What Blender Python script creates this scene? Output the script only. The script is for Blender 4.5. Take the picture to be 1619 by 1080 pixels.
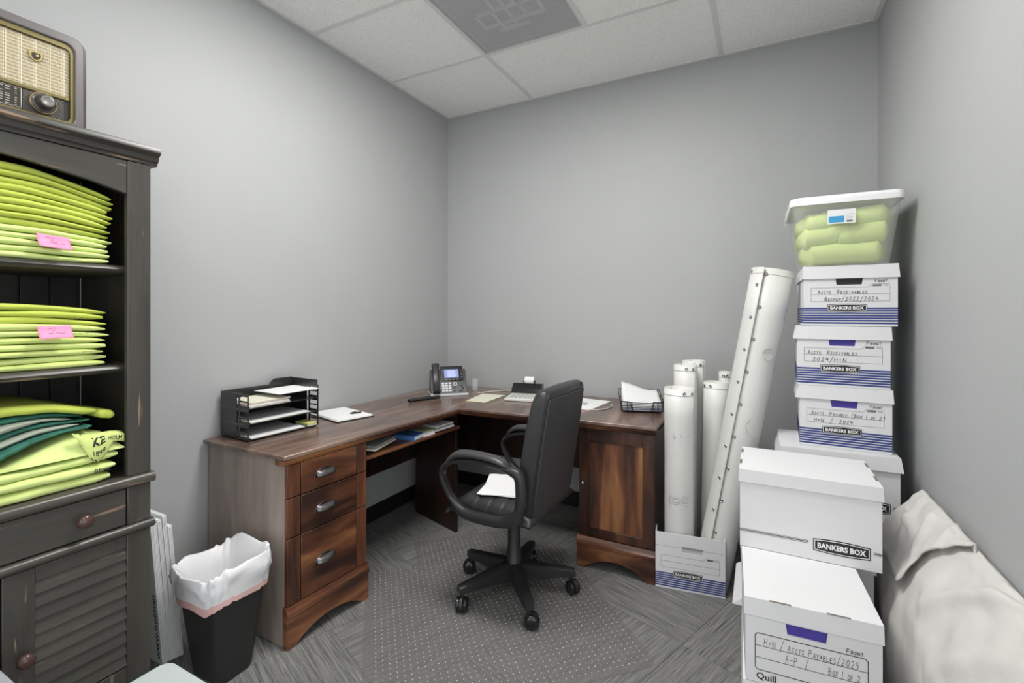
import bpy, bmesh, math, random
from mathutils import Vector, Matrix, noise
random.seed(7)
for o in list(bpy.data.objects): bpy.data.objects.remove(o)
S = bpy.context.scene
COL = S.collection
PI = math.pi
# ------------------------------------------------------------------ camera
W, H, D = 2.687, 2.81, 4.35           # room: x 0..W, y -D..0, z 0..H
cd = bpy.data.cameras.new('camera'); cam = bpy.data.objects.new('camera', cd); COL.objects.link(cam)
cam.location = (2.153, -3.042, 1.3055); cam.rotation_euler = (PI/2, 0, 0.4819)
cd.sensor_width = 36; cd.lens = 751.97/1619*36; cd.shift_y = -45.8/1619; cd.clip_start = 0.02
S.camera = cam
# ------------------------------------------------------------------ light
S.view_settings.view_transform = 'Standard'; S.view_settings.look = 'None'
S.view_settings.gamma = 1; S.view_settings.use_curve_mapping = False
S.view_settings.exposure = 0.2
wd = bpy.data.worlds.new('world'); S.world = wd; wd.use_nodes = True
bg = wd.node_tree.nodes['Background']; bg.inputs[0].default_value = (0.97, 0.985, 1.0, 1); bg.inputs[1].default_value = 1.8

def area(name, loc, sx, sy, energy, rot=(0, 0, 0), col=(1, 1, 1)):
    l = bpy.data.lights.new(name, 'AREA'); l.shape = 'RECTANGLE'; l.size = sx; l.size_y = sy; l.energy = energy; l.color = col
    o = bpy.data.objects.new(name, l); COL.objects.link(o); o.location = loc; o.rotation_euler = rot
    return o
area('troffer_lamp', (1.336, -1.568, 2.795), 1.1, 0.5, 37, col=(1.0, 0.985, 0.96))
area('troffer_lamp', (1.336, -3.397, 2.795), 1.1, 0.5, 7, col=(1.0, 0.985, 0.96))  # second lamp, out of view, added as fill for fronts and tops

# ------------------------------------------------------------------ materials
MATS = {}
def nt(name):
    m = bpy.data.materials.new(name); m.use_nodes = True
    n = m.node_tree.nodes; b = n['Principled BSDF']
    return m, n, m.node_tree.links, b
def plain(name, col, rough=.5, metal=0, spec=.5, noise_amt=0, scale=40, bump=0, bscale=200, coat=0):
    if name in MATS: return MATS[name]
    m, n, l, b = nt(name)
    b.inputs['Base Color'].default_value = (*col, 1); b.inputs['Roughness'].default_value = rough
    b.inputs['Metallic'].default_value = metal; b.inputs['Specular IOR Level'].default_value = spec
    b.inputs['Coat Weight'].default_value = coat
    tc = n.new('ShaderNodeTexCoord')
    if noise_amt:
        t = n.new('ShaderNodeTexNoise'); t.inputs['Scale'].default_value = scale; t.inputs['Detail'].default_value = 4
        l.new(tc.outputs['Object'], t.inputs['Vector'])
        r = n.new('ShaderNodeValToRGB'); a = noise_amt
        r.color_ramp.elements[0].position = .3; r.color_ramp.elements[1].position = .7
        r.color_ramp.elements[0].color = (*[max(0, c*(1-a)) for c in col], 1)
        r.color_ramp.elements[1].color = (*[min(1, c*(1+a)) for c in col], 1)
        l.new(t.outputs['Fac'], r.inputs['Fac']); l.new(r.outputs['Color'], b.inputs['Base Color'])
    if bump:
        t2 = n.new('ShaderNodeTexNoise'); t2.inputs['Scale'].default_value = bscale; t2.inputs['Detail'].default_value = 3
        l.new(tc.outputs['Object'], t2.inputs['Vector'])
        bp = n.new('ShaderNodeBump'); bp.inputs['Strength'].default_value = bump; bp.inputs['Distance'].default_value = .002
        l.new(t2.outputs['Fac'], bp.inputs['Height']); l.new(bp.outputs['Normal'], b.inputs['Normal'])
    MATS[name] = m
    return m
def wood(name, c0, c1, c2, axis=0, rough=.3, scale=1.0, spec=.5, wear=None):
    """streaky stained wood, grain along axis"""
    m, n, l, b = nt(name)
    tc = n.new('ShaderNodeTexCoord'); mp = n.new('ShaderNodeMapping')
    s = [9*scale]*3; s[axis] = 1.6*scale
    mp.inputs['Scale'].default_value = s; l.new(tc.outputs['Object'], mp.inputs['Vector'])
    t = n.new('ShaderNodeTexNoise'); t.inputs['Scale'].default_value = 1.2; t.inputs['Detail'].default_value = 5; t.inputs['Distortion'].default_value = .4
    l.new(mp.outputs['Vector'], t.inputs['Vector'])
    r = n.new('ShaderNodeValToRGB'); e = r.color_ramp.elements
    e[0].position = .36; e[0].color = (*c0, 1); e[1].position = .70; e[1].color = (*c2, 1)
    k = e.new(.52); k.color = (*c1, 1)
    l.new(t.outputs['Fac'], r.inputs['Fac'])
    mp2 = n.new('ShaderNodeMapping'); s2 = [90]*3; s2[axis] = 3; mp2.inputs['Scale'].default_value = s2
    l.new(tc.outputs['Object'], mp2.inputs['Vector'])
    t2 = n.new('ShaderNodeTexNoise'); t2.inputs['Scale'].default_value = 2; t2.inputs['Detail'].default_value = 4
    l.new(mp2.outputs['Vector'], t2.inputs['Vector'])
    mx = n.new('ShaderNodeMixRGB'); mx.blend_type = 'OVERLAY'; mx.inputs['Fac'].default_value = .3
    l.new(r.outputs['Color'], mx.inputs[1]); l.new(t2.outputs['Color'], mx.inputs[2])
    out = mx.outputs['Color']
    if wear:
        mp3 = n.new('ShaderNodeMapping'); s3 = [26]*3; s3[axis] = 2.2; mp3.inputs['Scale'].default_value = s3
        l.new(tc.outputs['Object'], mp3.inputs['Vector'])
        t3 = n.new('ShaderNodeTexNoise'); t3.inputs['Scale'].default_value = 2.0; t3.inputs['Detail'].default_value = 6
        l.new(mp3.outputs['Vector'], t3.inputs['Vector'])
        r3 = n.new('ShaderNodeValToRGB'); r3.color_ramp.elements[0].position = .645; r3.color_ramp.elements[1].position = .70
        l.new(t3.outputs['Fac'], r3.inputs['Fac'])
        m3 = n.new('ShaderNodeMixRGB'); l.new(r3.outputs['Color'], m3.inputs['Fac'])
        l.new(out, m3.inputs[1]); m3.inputs[2].default_value = (*wear, 1); out = m3.outputs['Color']
    l.new(out, b.inputs['Base Color'])
    b.inputs['Roughness'].default_value = rough; b.inputs['Specular IOR Level'].default_value = spec
    bp = n.new('ShaderNodeBump'); bp.inputs['Strength'].default_value = .08; bp.inputs['Distance'].default_value = .002
    l.new(t2.outputs['Fac'], bp.inputs['Height']); l.new(bp.outputs['Normal'], b.inputs['Normal'])
    return m
def clear(name, col, alpha, rough=.08):
    m, n, l, b = nt(name)
    b.inputs['Base Color'].default_value = (*col, 1); b.inputs['Alpha'].default_value = alpha; b.inputs['Roughness'].default_value = rough
    return m
M = {}
M['wall'] = plain('wall_paint', (.405, .415, .417), .55, spec=.3, noise_amt=.012, scale=3, bump=.06, bscale=350)
M['base'] = plain('black_vinyl', (.012, .012, .014), .45)
def ceiling_mat():
    m, n, l, b = nt('ceiling_tile'); tc = n.new('ShaderNodeTexCoord')
    t = n.new('ShaderNodeTexNoise'); t.inputs['Scale'].default_value = 170; t.inputs['Detail'].default_value = 2
    l.new(tc.outputs['Object'], t.inputs['Vector'])
    r = n.new('ShaderNodeValToRGB'); e = r.color_ramp.elements
    e[0].position = .30; e[0].color = (.45, .45, .43, 1); e[1].position = .39; e[1].color = (.95, .945, .915, 1)
    l.new(t.outputs['Fac'], r.inputs['Fac']); l.new(r.outputs['Color'], b.inputs['Base Color'])
    bp = n.new('ShaderNodeBump'); bp.inputs['Strength'].default_value = .5; bp.inputs['Distance'].default_value = .003
    l.new(t.outputs['Fac'], bp.inputs['Height']); l.new(bp.outputs['Normal'], b.inputs['Normal'])
    b.inputs['Roughness'].default_value = .9; b.inputs['Specular IOR Level'].default_value = .1
    return m
M['ceil'] = ceiling_mat()
M['grid'] = plain('ceiling_grid_enamel', (.74, .74, .72), .5)
def carpet_mat():
    m, n, l, b = nt('carpet_tile'); tc = n.new('ShaderNodeTexCoord')
    mp = n.new('ShaderNodeMapping'); mp.inputs['Scale'].default_value = (7, 170, 1); l.new(tc.outputs['Object'], mp.inputs['Vector'])
    oi = n.new('ShaderNodeObjectInfo'); ad = n.new('ShaderNodeVectorMath'); ad.operation = 'ADD'
    mu = n.new('ShaderNodeMath'); mu.operation = 'MULTIPLY'; mu.inputs[1].default_value = 37
    l.new(oi.outputs['Random'], mu.inputs[0]); l.new(mp.outputs['Vector'], ad.inputs[0]); l.new(mu.outputs[0], ad.inputs[1])
    t = n.new('ShaderNodeTexNoise'); t.inputs['Scale'].default_value = 1.0; t.inputs['Detail'].default_value = 3; t.inputs['Roughness'].default_value = .6
    l.new(ad.outputs[0], t.inputs['Vector'])
    t2 = n.new('ShaderNodeTexNoise'); t2.inputs['Scale'].default_value = 420; t2.inputs['Detail'].default_value = 2
    l.new(tc.outputs['Object'], t2.inputs['Vector'])
    mx = n.new('ShaderNodeMixRGB'); mx.inputs['Fac'].default_value = .50; l.new(t.outputs['Fac'], mx.inputs[1]); l.new(t2.outputs['Fac'], mx.inputs[2])
    r = n.new('ShaderNodeValToRGB'); e = r.color_ramp.elements
    e[0].position = .33; e[0].color = (.040, .040, .039, 1); e[1].position = .66; e[1].color = (.315, .313, .305, 1)
    l.new(mx.outputs['Color'], r.inputs['Fac']); l.new(r.outputs['Color'], b.inputs['Base Color'])
    bp = n.new('ShaderNodeBump'); bp.inputs['Strength'].default_value = .6; bp.inputs['Distance'].default_value = .004
    l.new(mx.outputs['Color'], bp.inputs['Height']); l.new(bp.outputs['Normal'], b.inputs['Normal'])
    b.inputs['Roughness'].default_value = .95; b.inputs['Specular IOR Level'].default_value = .1
    return m
M['carpet'] = carpet_mat()
cA, cB, cC = (.032, .013, .009), (.115, .042, .020), (.32, .140, .058)
M['wood_x'] = wood('cherry_wood_across', cA, cB, cC, 0, .30)
M['wood_y'] = wood('cherry_wood_along', cA, cB, cC, 1, .30)
M['wood_z'] = wood('cherry_wood_upright', cA, cB, cC, 2, .33)
M['wood_top'] = wood('cherry_desk_top', (.105, .066, .054), (.160, .102, .083), (.27, .178, .128), 1, .24, spec=.9)
M['wood_top_x'] = wood('cherry_desk_top_return', (.05, .026, .02), (.075, .038, .028), (.12, .062, .04), 0, .22)
M['wood_zd'] = wood('cherry_wood_dark_frame', (.020, .009, .007), (.045, .018, .011), (.11, .042, .019), 2, .3)
M['wood_sheen'] = wood('cherry_end_painted_sheen', (.21, .170, .145), (.28, .228, .196), (.36, .30, .258), 2, .40, spec=.9)  # dark cherry made paler: reflected sheen put into the end panel's colour
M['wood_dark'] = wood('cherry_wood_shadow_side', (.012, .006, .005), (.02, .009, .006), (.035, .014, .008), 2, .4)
M['cab'] = wood('ebony_cabinet', (.040, .037, .032), (.052, .048, .041), (.066, .06, .05), 2, .36, wear=(.24, .17, .115))
M['cab_y'] = wood('ebony_cabinet_rail', (.040, .037, .032), (.052, .048, .041), (.066, .06, .05), 1, .33, wear=(.24, .17, .115))
M['cab_in'] = plain('cabinet_inside', (.018, .017, .016), .4, noise_amt=.3, scale=8)
M['pewter'] = plain('pewter', (.15, .142, .142), .34, .9, noise_amt=.2, scale=60)
M['bronze'] = plain('brown_knob', (.075, .040, .034), .22)
M['leather'] = plain('black_leather', (.020, .020, .022), .42, noise_amt=.1, scale=15, bump=.25, bscale=420)
M['pad'] = plain('arm_pad_skin', (.045, .045, .048), .38, bump=.1, bscale=420)
M['leather_back'] = plain('black_vinyl_back', (.036, .036, .039), .55, bump=.2, bscale=500)
M['blackplastic'] = plain('black_plastic', (.020, .020, .021), .38, bump=.05, bscale=300)
M['darkplastic'] = plain('dark_grey_plastic', (.035, .036, .038), .4)
M['blackgloss'] = plain('black_gloss_plastic', (.012, .012, .013), .15)
M['trayplastic'] = plain('tray_plastic', (.026, .027, .027), .22)
M['bin'] = plain('bin_plastic', (.022, .021, .021), .42, bump=.05, bscale=90)
M['board'] = plain('white_cardboard', (.69, .69, .705), .7, noise_amt=.015, scale=5, bump=.05, bscale=60)
M['boardedge'] = plain('kraft_cardboard', (.19, .16, .135), .8)
M['blue'] = plain('navy_ink', (.035, .055, .22), .6)
M['flap'] = plain('violet_blue_flap', (.055, .04, .30), .6)
M['ink'] = plain('black_ink', (.012, .012, .012), .5)
M['greyink'] = plain('grey_ink', (.13, .13, .14), .6)
M['white'] = plain('white_print', (.8, .8, .8), .6)
M['paper'] = plain('paper', (.80, .80, .80), .75, bump=.03, bscale=40)
M['cream'] = plain('cream_paper', (.70, .69, .56), .75)
M['pinkpaper'] = plain('pale_pink_paper', (.70, .56, .55), .75)
M['pink'] = plain('pink_sticky_note', (.85, .27, .46), .6)
M['lime'] = plain('lime_cotton', (.49, .57, .10), .85, spec=.2, noise_amt=.06, scale=12, bump=.3, bscale=300)
M['lime2'] = plain('pale_lime_cotton', (.60, .70, .24), .85, spec=.2, noise_amt=.05, scale=12, bump=.3, bscale=300)
M['lime3'] = plain('bright_lime_cotton', (.64, .75, .28), .85, spec=.2, noise_amt=.04, scale=9, bump=.3, bscale=300)
M['dkgreen'] = plain('dark_green_fabric', (.02, .12, .085), .7, noise_amt=.3, scale=30)
M['silver'] = plain('grey_reflective_tape', (.30, .33, .27), .5)
M['banner'] = plain('banner_vinyl', (.66, .66, .635), .45, noise_amt=.02, scale=6)
M['ghost'] = plain('show_through_grey', (.56, .56, .545), .5)
M['canvas'] = plain('canvas_cloth', (.60, .588, .565), .9, spec=.15, noise_amt=.05, scale=10, bump=.5, bscale=500)
M['liner'] = clear('bin_liner_film', (.88, .88, .90), .90, .3)
M['linerpink'] = clear('pink_drawstring_film', (.80, .50, .47), .85, .4)
M['tote'] = clear('frosted_polypropylene', (.80, .84, .76), .16, .25)
M['mat'] = clear('clear_vinyl_mat', (.27, .262, .255), .26, .3)
M['cleat'] = plain('mat_cleat', (.70, .70, .69), .3)
M['cup'] = clear('clear_plastic_cup', (.8, .82, .83), .2, .05)
M['lidwhite'] = plain('white_plastic_lid', (.82, .83, .84), .4)
M['coro'] = plain('white_corrugated_plastic', (.86, .88, .87), .5)
M['coroedge'] = plain('corrugated_plastic_edge', (.52, .52, .52), .6)
M['corodark'] = plain('corrugated_flute_shadow', (.42, .42, .42), .8)
M['radiobody'] = plain('radio_case', (.085, .068, .066), .2, noise_amt=.25, scale=9)
M['radiorim'] = plain('radio_rim', (.16, .15, .148), .25, .2)
M['gold'] = plain('radio_gold_bezel', (.20, .165, .065), .3, .3)
M['cloth'] = plain('radio_speaker_cloth', (.42, .36, .24), .9, noise_amt=.12, scale=260)
M['thread'] = plain('radio_grille_thread', (.72, .67, .52), .6)
M['dial'] = plain('radio_dial_glass', (.055, .05, .045), .15)
M['dialprint'] = plain('radio_dial_print', (.45, .43, .36), .5)
M['brass'] = plain('brass', (.42, .33, .15), .3, .8)
M['labelblue'] = plain('sticker_blue', (.05, .33, .62), .5)
M['bookblue'] = plain('book_blue', (.06, .16, .42), .5)
M['sage'] = plain('sage_paper', (.42, .46, .28), .7)
M['glass'] = plain('frosted_glass_top', (.43, .46, .46), .25, spec=.5)
M['glassedge'] = plain('green_glass_edge', (.10, .30, .20), .1)
M['greyplastic'] = plain('grey_plastic', (.36, .38, .40), .5)
M['steel'] = plain('steel', (.35, .35, .36), .3, .9)
M['phone'] = plain('phone_charcoal', (.060, .063, .068), .4)
M['key'] = plain('phone_key', (.62, .63, .64), .5)
M['calc'] = plain('calculator_white', (.66, .66, .63), .45)
M['calckey'] = plain('calculator_key', (.50, .52, .50), .5)
M['cable'] = plain('beige_cable', (.56, .55, .47), .5)
M['carton'] = plain('brown_tape', (.25, .2, .16), .6)
def vent_mat():
    m, n, l, b = nt('perforated_enamel'); tc = n.new('ShaderNodeTexCoord')
    v = n.new('ShaderNodeTexVoronoi'); v.inputs['Scale'].default_value = 210; v.inputs['Randomness'].default_value = 0
    l.new(tc.outputs['Object'], v.inputs['Vector'])
    r = n.new('ShaderNodeValToRGB'); e = r.color_ramp.elements
    e[0].position = .44; e[0].color = (.10, .10, .10, 1); e[1].position = .47; e[1].color = (1, 1, 1, 1)
    l.new(v.outputs['Distance'], r.inputs['Fac']); l.new(r.outputs['Color'], b.inputs['Alpha'])
    b.inputs['Base Color'].default_value = (.66, .665, .67, 1); b.inputs['Roughness'].default_value = .5
    return m
M['vent'] = vent_mat()
M['ventin'] = plain('vent_box_inside', (.42, .42, .425), .7)
M['vane'] = plain('vent_vane', (.9, .9, .9), .5)
def emit(name, col, s):
    m, n, l, b = nt(name); b.inputs['Base Color'].default_value = (*col, 1)
    b.inputs['Emission Color'].default_value = (*col, 1); b.inputs['Emission Strength'].default_value = s
    return m
M['lcd'] = emit('lit_lcd', (.20, .25, .50), .22)
M['lcd2'] = emit('lit_lcd_bright', (.36, .41, .66), .25)
M['diffuser'] = emit('troffer_diffuser', (1, .98, .95), 3)

# ------------------------------------------------------------------ mesh helpers
class MB:
    def __init__(s): s.v = []; s.f = []
    def add(s, vs, fs, mx=None):
        k = len(s.v)
        s.v += [tuple(mx @ Vector(p)) if mx else tuple(p) for p in vs]
        s.f += [tuple(i+k for i in f) for f in fs]; return s
    def box(s, x0, y0, z0, x1, y1, z1, mx=None):
        vs = [(x0,y0,z0),(x1,y0,z0),(x1,y1,z0),(x0,y1,z0),(x0,y0,z1),(x1,y0,z1),(x1,y1,z1),(x0,y1,z1)]
        return s.add(vs, [(0,3,2,1),(4,5,6,7),(0,1,5,4),(1,2,6,5),(2,3,7,6),(3,0,4,7)], mx)
    def hexa(s, b, t, mx=None):            # bottom 4 pts, top 4 pts (ccw seen from above)
        return s.add(list(b)+list(t), [(3,2,1,0),(4,5,6,7),(0,1,5,4),(1,2,6,5),(2,3,7,6),(3,0,4,7)], mx)
    def prism(s, poly, a, b, axis=2, mx=None):  # poly 2D ccw, extruded along axis from a to b
        n = len(poly)
        def P(p, h):
            if axis == 2: return (p[0], p[1], h)
            if axis == 1: return (p[0], h, p[1])
            return (h, p[0], p[1])
        vs = [P(p, a) for p in poly]+[P(p, b) for p in poly]
        return s.add(vs, [tuple(range(n-1,-1,-1)), tuple(range(n,2*n))]+[(i,(i+1)%n,n+(i+1)%n,n+i) for i in range(n)], mx)
    def loft(s, rings, cap=True, close=True, mx=None):
        n = len(rings[0]); vs = [p for r in rings for p in r]; fs = []
        for k in range(len(rings)-1):
            for i in range(n if close else n-1):
                j = (i+1) % n; fs.append((k*n+i, k*n+j, (k+1)*n+j, (k+1)*n+i))
        if cap:
            fs.append(tuple(range(n-1,-1,-1))); fs.append(tuple((len(rings)-1)*n+i for i in range(n)))
        return s.add(vs, fs, mx)
    def tube(s, pts, r, n=8, close=False, flat=None):
        pts = [Vector(p) for p in pts]; rings = []; N = len(pts); up = None
        for i, p in enumerate(pts):
            a = pts[(i-1) % N] if (close or i > 0) else p; b = pts[(i+1) % N] if (close or i < N-1) else p
            t = (b-a).normalized()
            if up is None:
                ref = Vector((0,0,1)) if abs(t.z) < .9 else Vector((1,0,0)); up = (ref - t*ref.dot(t)).normalized()
            else: up = (up - t*up.dot(t)).normalized()
            sd = t.cross(up); rr = r[i] if isinstance(r, (list, tuple)) else r
            rings.append([p+(up*math.sin(2*PI*k/n)+sd*math.cos(2*PI*k/n))*rr for k in range(n)])
        if close: rings.append(rings[0])
        return s.loft(rings, cap=not close)
    def lathe(s, prof, n=20, mx=None):      # prof (r,z)
        rings = [[(r*math.cos(2*PI*k/n), r*math.sin(2*PI*k/n), z) for k in range(n)] for r, z in prof]
        return s.loft(rings, mx=mx)
    def grid(s, fn, nu, nv):
        vs = [fn(i/(nu-1), j/(nv-1)) for i in range(nu) for j in range(nv)]
        return s.add(vs, [(i*nv+j, (i+1)*nv+j, (i+1)*nv+j+1, i*nv+j+1) for i in range(nu-1) for j in range(nv-1)])
    def mesh(s, name, mat, smooth=None, off=(0,0,0)):
        me = bpy.data.meshes.new(name)
        me.from_pydata([(p[0]-off[0], p[1]-off[1], p[2]-off[2]) for p in s.v], [], s.f); me.update()
        bm = bmesh.new(); bm.from_mesh(me); bmesh.ops.recalc_face_normals(bm, faces=bm.faces); bm.to_mesh(me); bm.free()
        if mat: me.materials.append(mat)
        if smooth:
            for p in me.polygons: p.use_smooth = True
            me.set_sharp_from_angle(angle=math.radians(smooth))
        return me
def build(mb, name, mat, parent=None, smooth=None, bevel=0, seg=2, world=False, solid=0, subd=0):
    off = parent.location if (parent and world) else (0,0,0)
    o = bpy.data.objects.new(name, mb.mesh(name, mat, smooth, off)); COL.objects.link(o)
    if parent: o.parent = parent
    if solid:
        md = o.modifiers.new('thickness', 'SOLIDIFY'); md.thickness = solid; md.offset = -1
    if bevel:
        md = o.modifiers.new('bevel', 'BEVEL'); md.width = bevel; md.segments = seg; md.limit_method = 'ANGLE'; md.angle_limit = math.radians(40)
        for p in o.data.polygons: p.use_smooth = True
        o.data.set_sharp_from_angle(angle=math.radians(45)); md.harden_normals = False
    if subd:
        md = o.modifiers.new('round', 'SUBSURF'); md.levels = subd; md.render_levels = subd
        for p in o.data.polygons: p.use_smooth = True
    return o
def BX(x0,y0,z0,x1,y1,z1): return MB().box(x0,y0,z0,x1,y1,z1)
def thing(name, label, cat, loc=(0,0,0), rotz=0, group=None):
    o = bpy.data.objects.new(name, None); COL.objects.link(o); o.location = loc; o.rotation_euler = (0,0,rotz)
    o['label'] = label; o['category'] = cat
    o.empty_display_size = .05
    if group: o['group'] = group
    return o
def tag(o, label, cat, group=None):
    o['label'] = label; o['category'] = cat
    if group: o['group'] = group
    return o
def struct(mb, name, mat, parent=None, **k):
    o = build(mb, name, mat, parent, **k)
    if not parent: o['kind'] = 'structure'
    return o
def rot(a, loc=(0,0,0), axis='Z'): return Matrix.Translation(loc) @ Matrix.Rotation(a, 4, axis)
def rrect(x0, y0, x1, y1, r, n=5):
    P = []
    for cx, cy, a in ((x1-r,y0+r,-PI/2),(x1-r,y1-r,0),(x0+r,y1-r,PI/2),(x0+r,y0+r,PI)):
        for k in range(n+1):
            t = a+PI/2*k/n; P.append((cx+r*math.cos(t), cy+r*math.sin(t)))
    return P
def nz(x, y, z=0, f=1): return noise.noise(Vector((x*f, y*f, z*f)))
# ---- lettering: outline text and single-stroke handwriting, as 2D meshes
TXT = {}
def text2d(s, bold=0.0, sx=1.0, shear=0.0):
    key = (s, bold, sx, shear)
    if key not in TXT:
        cu = bpy.data.curves.new('t', 'FONT'); cu.body = s; cu.size = 1; cu.offset = bold; cu.resolution_u = 2; cu.shear = shear
        o = bpy.data.objects.new('t', cu); COL.objects.link(o)
        dg = bpy.context.evaluated_depsgraph_get(); me = bpy.data.meshes.new_from_object(o.evaluated_get(dg))
        vs = [(v.co.x*sx, v.co.y) for v in me.vertices]; fs = [tuple(p.vertices) for p in me.polygons]
        x0 = min(v[0] for v in vs); x1 = max(v[0] for v in vs); y0 = min(v[1] for v in vs); y1 = max(v[1] for v in vs)
        TXT[key] = ([(v[0]-x0, v[1]-y0) for v in vs], fs, x1-x0, y1-y0)
        bpy.data.objects.remove(o); bpy.data.curves.remove(cu); bpy.data.meshes.remove(me)
    return TXT[key]
G = {'A':[[(0,0),(.5,1),(1,0)],[(.2,.4),(.8,.4)]],'B':[[(0,0),(0,1),(.7,.95),(.75,.65),(.1,.5),(.9,.4),(.85,.05),(0,0)]],
'C':[[(.95,.85),(.5,1),(.05,.6),(.1,.15),(.5,0),(.95,.15)]],'E':[[(.9,1),(0,1),(0,0),(.95,0)],[(0,.5),(.7,.5)]],'F':[[(.9,1),(0,1),(0,0)],[(0,.5),(.7,.5)]],
'H':[[(0,1),(0,0)],[(1,1),(1,0)],[(0,.5),(1,.5)]],'I':[[(.5,1),(.5,0)]],'K':[[(0,1),(0,0)],[(.9,1),(0,.45),(.95,0)]],'L':[[(0,1),(0,0),(.85,0)]],
'N':[[(0,0),(0,1),(.9,0),(.95,1)]],'O':[[(.5,1),(.05,.7),(.1,.15),(.5,0),(.95,.3),(.9,.8),(.5,1)]],'P':[[(0,0),(0,1),(.85,.9),(.8,.55),(0,.45)]],
'R':[[(0,0),(0,1),(.85,.9),(.75,.55),(0,.45),(.95,0)]],'S':[[(.9,.9),(.4,1),(.1,.75),(.85,.35),(.6,0),(.05,.1)]],'T':[[(0,1),(1,1)],[(.5,1),(.5,0)]],
'U':[[(0,1),(.05,.2),(.45,0),(.9,.2),(.95,1)]],'V':[[(0,1),(.45,0),(.95,1)]],'X':[[(0,1),(.9,0)],[(.95,1),(0,0)]],'Y':[[(0,1),(.5,.5),(1,1)],[(.5,.5),(.4,0)]],
'0':[[(.5,1),(.1,.7),(.1,.2),(.5,0),(.9,.3),(.85,.8),(.5,1)]],'1':[[(.4,1),(.4,0)]],'2':[[(.05,.8),(.5,1),(.85,.7),(.05,0),(.95,.02)]],
'4':[[(.2,1),(.05,.45),(.95,.45)],[(.75,.9),(.65,0)]],'5':[[(.9,1),(.2,1),(.15,.6),(.75,.55),(.7,.05),(.05,.05)]],'+':[[(.5,.75),(.5,.2)],[(.15,.47),(.85,.47)]],
'/':[[(1,1.35),(0,-.4)]],'-':[[(.1,.45),(.9,.5)]],'(':[[(.8,1.2),(.3,.6),(.7,-.2)]],')':[[(.3,1.2),(.75,.6),(.3,-.2)]]}
def hand(s, h, wid=.0014, gap=.34):
    """handwritten capitals as ribbons; lower case letters come out as small capitals"""
    rnd = random.Random(s); vs = []; fs = []; x = 0; pen = wid/2
    for ch in s:
        if ch == ' ': x += h*.75; continue
        k = .74 if ch.islower() else 1.0
        hh = h*k*rnd.uniform(.92, 1.06); ww = h*k*(.62 if ch not in '1I' else .25); dy = rnd.uniform(-.04, .04)*h
        for st in G[ch.upper()]:
            pts = [(x+p[0]*ww+p[1]*hh*.12, dy+p[1]*hh) for p in st]
            for a, b in zip(pts, pts[1:]):
                dx, dyy = b[0]-a[0], b[1]-a[1]; L = math.hypot(dx, dyy) or 1; nx, ny = -dyy/L*pen, dx/L*pen; ex, ey = dx/L*pen*.7, dyy/L*pen*.7
                k0 = len(vs); vs += [(a[0]+nx-ex,a[1]+ny-ey),(a[0]-nx-ex,a[1]-ny-ey),(b[0]-nx+ex,b[1]-ny+ey),(b[0]+nx+ex,b[1]+ny+ey)]; fs.append((k0,k0+1,k0+2,k0+3))
        x += ww+h*gap*k
    return vs, fs, x, h
def scribble(w, h, n, wid=.0008, seed=1):
    rnd = random.Random(seed); vs = []; fs = []; p = [(i/n*w, rnd.uniform(0, h)) for i in range(n+1)]
    for a, b in zip(p, p[1:]):
        if rnd.random() < .12: continue
        k0 = len(vs); vs += [(a[0],a[1]),(a[0],a[1]+wid),(b[0],b[1]+wid),(b[0],b[1])]; fs.append((k0,k0+1,k0+2,k0+3))
    return vs, fs, w, h
class Face:
    """a flat face: origin o, axes S (right) and T (up), normal N"""
    def __init__(s, o, S, T): s.o = Vector(o); s.S = Vector(S).normalized(); s.T = Vector(T).normalized(); s.N = s.S.cross(s.T)
    def P(s, a, b, off=.0006): return tuple(s.o+s.S*a+s.T*b+s.N*off)
    def put(s, mb, tx, a, b, size=1, off=.0006, width=None, turn=0):
        vs, fs, w, h = tx; kx = ky = size
        if width: kx = width/w
        c, sn = math.cos(turn), math.sin(turn)
        mb.add([s.P(a+v[0]*kx*c-v[1]*ky*sn, b+v[0]*kx*sn+v[1]*ky*c, off) for v in vs], fs); return mb
    def rect(s, mb, a0, b0, a1, b1, off=.0005): mb.add([s.P(a0,b0,off),s.P(a1,b0,off),s.P(a1,b1,off),s.P(a0,b1,off)], [(0,1,2,3)]); return mb
    def poly(s, mb, pts, off=.0005): mb.add([s.P(*p, off) for p in pts], [tuple(range(len(pts)))]); return mb
    def line(s, mb, pts, w, off=.0005):
        for a, b in zip(pts, pts[1:]):
            dx, dy = b[0]-a[0], b[1]-a[1]; L = math.hypot(dx, dy); nx, ny = -dy/L*w/2, dx/L*w/2
            mb.add([s.P(a[0]+nx,a[1]+ny,off),s.P(a[0]-nx,a[1]-ny,off),s.P(b[0]-nx,b[1]-ny,off),s.P(b[0]+nx,b[1]+ny,off)], [(0,1,2,3)])
        return mb

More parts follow.
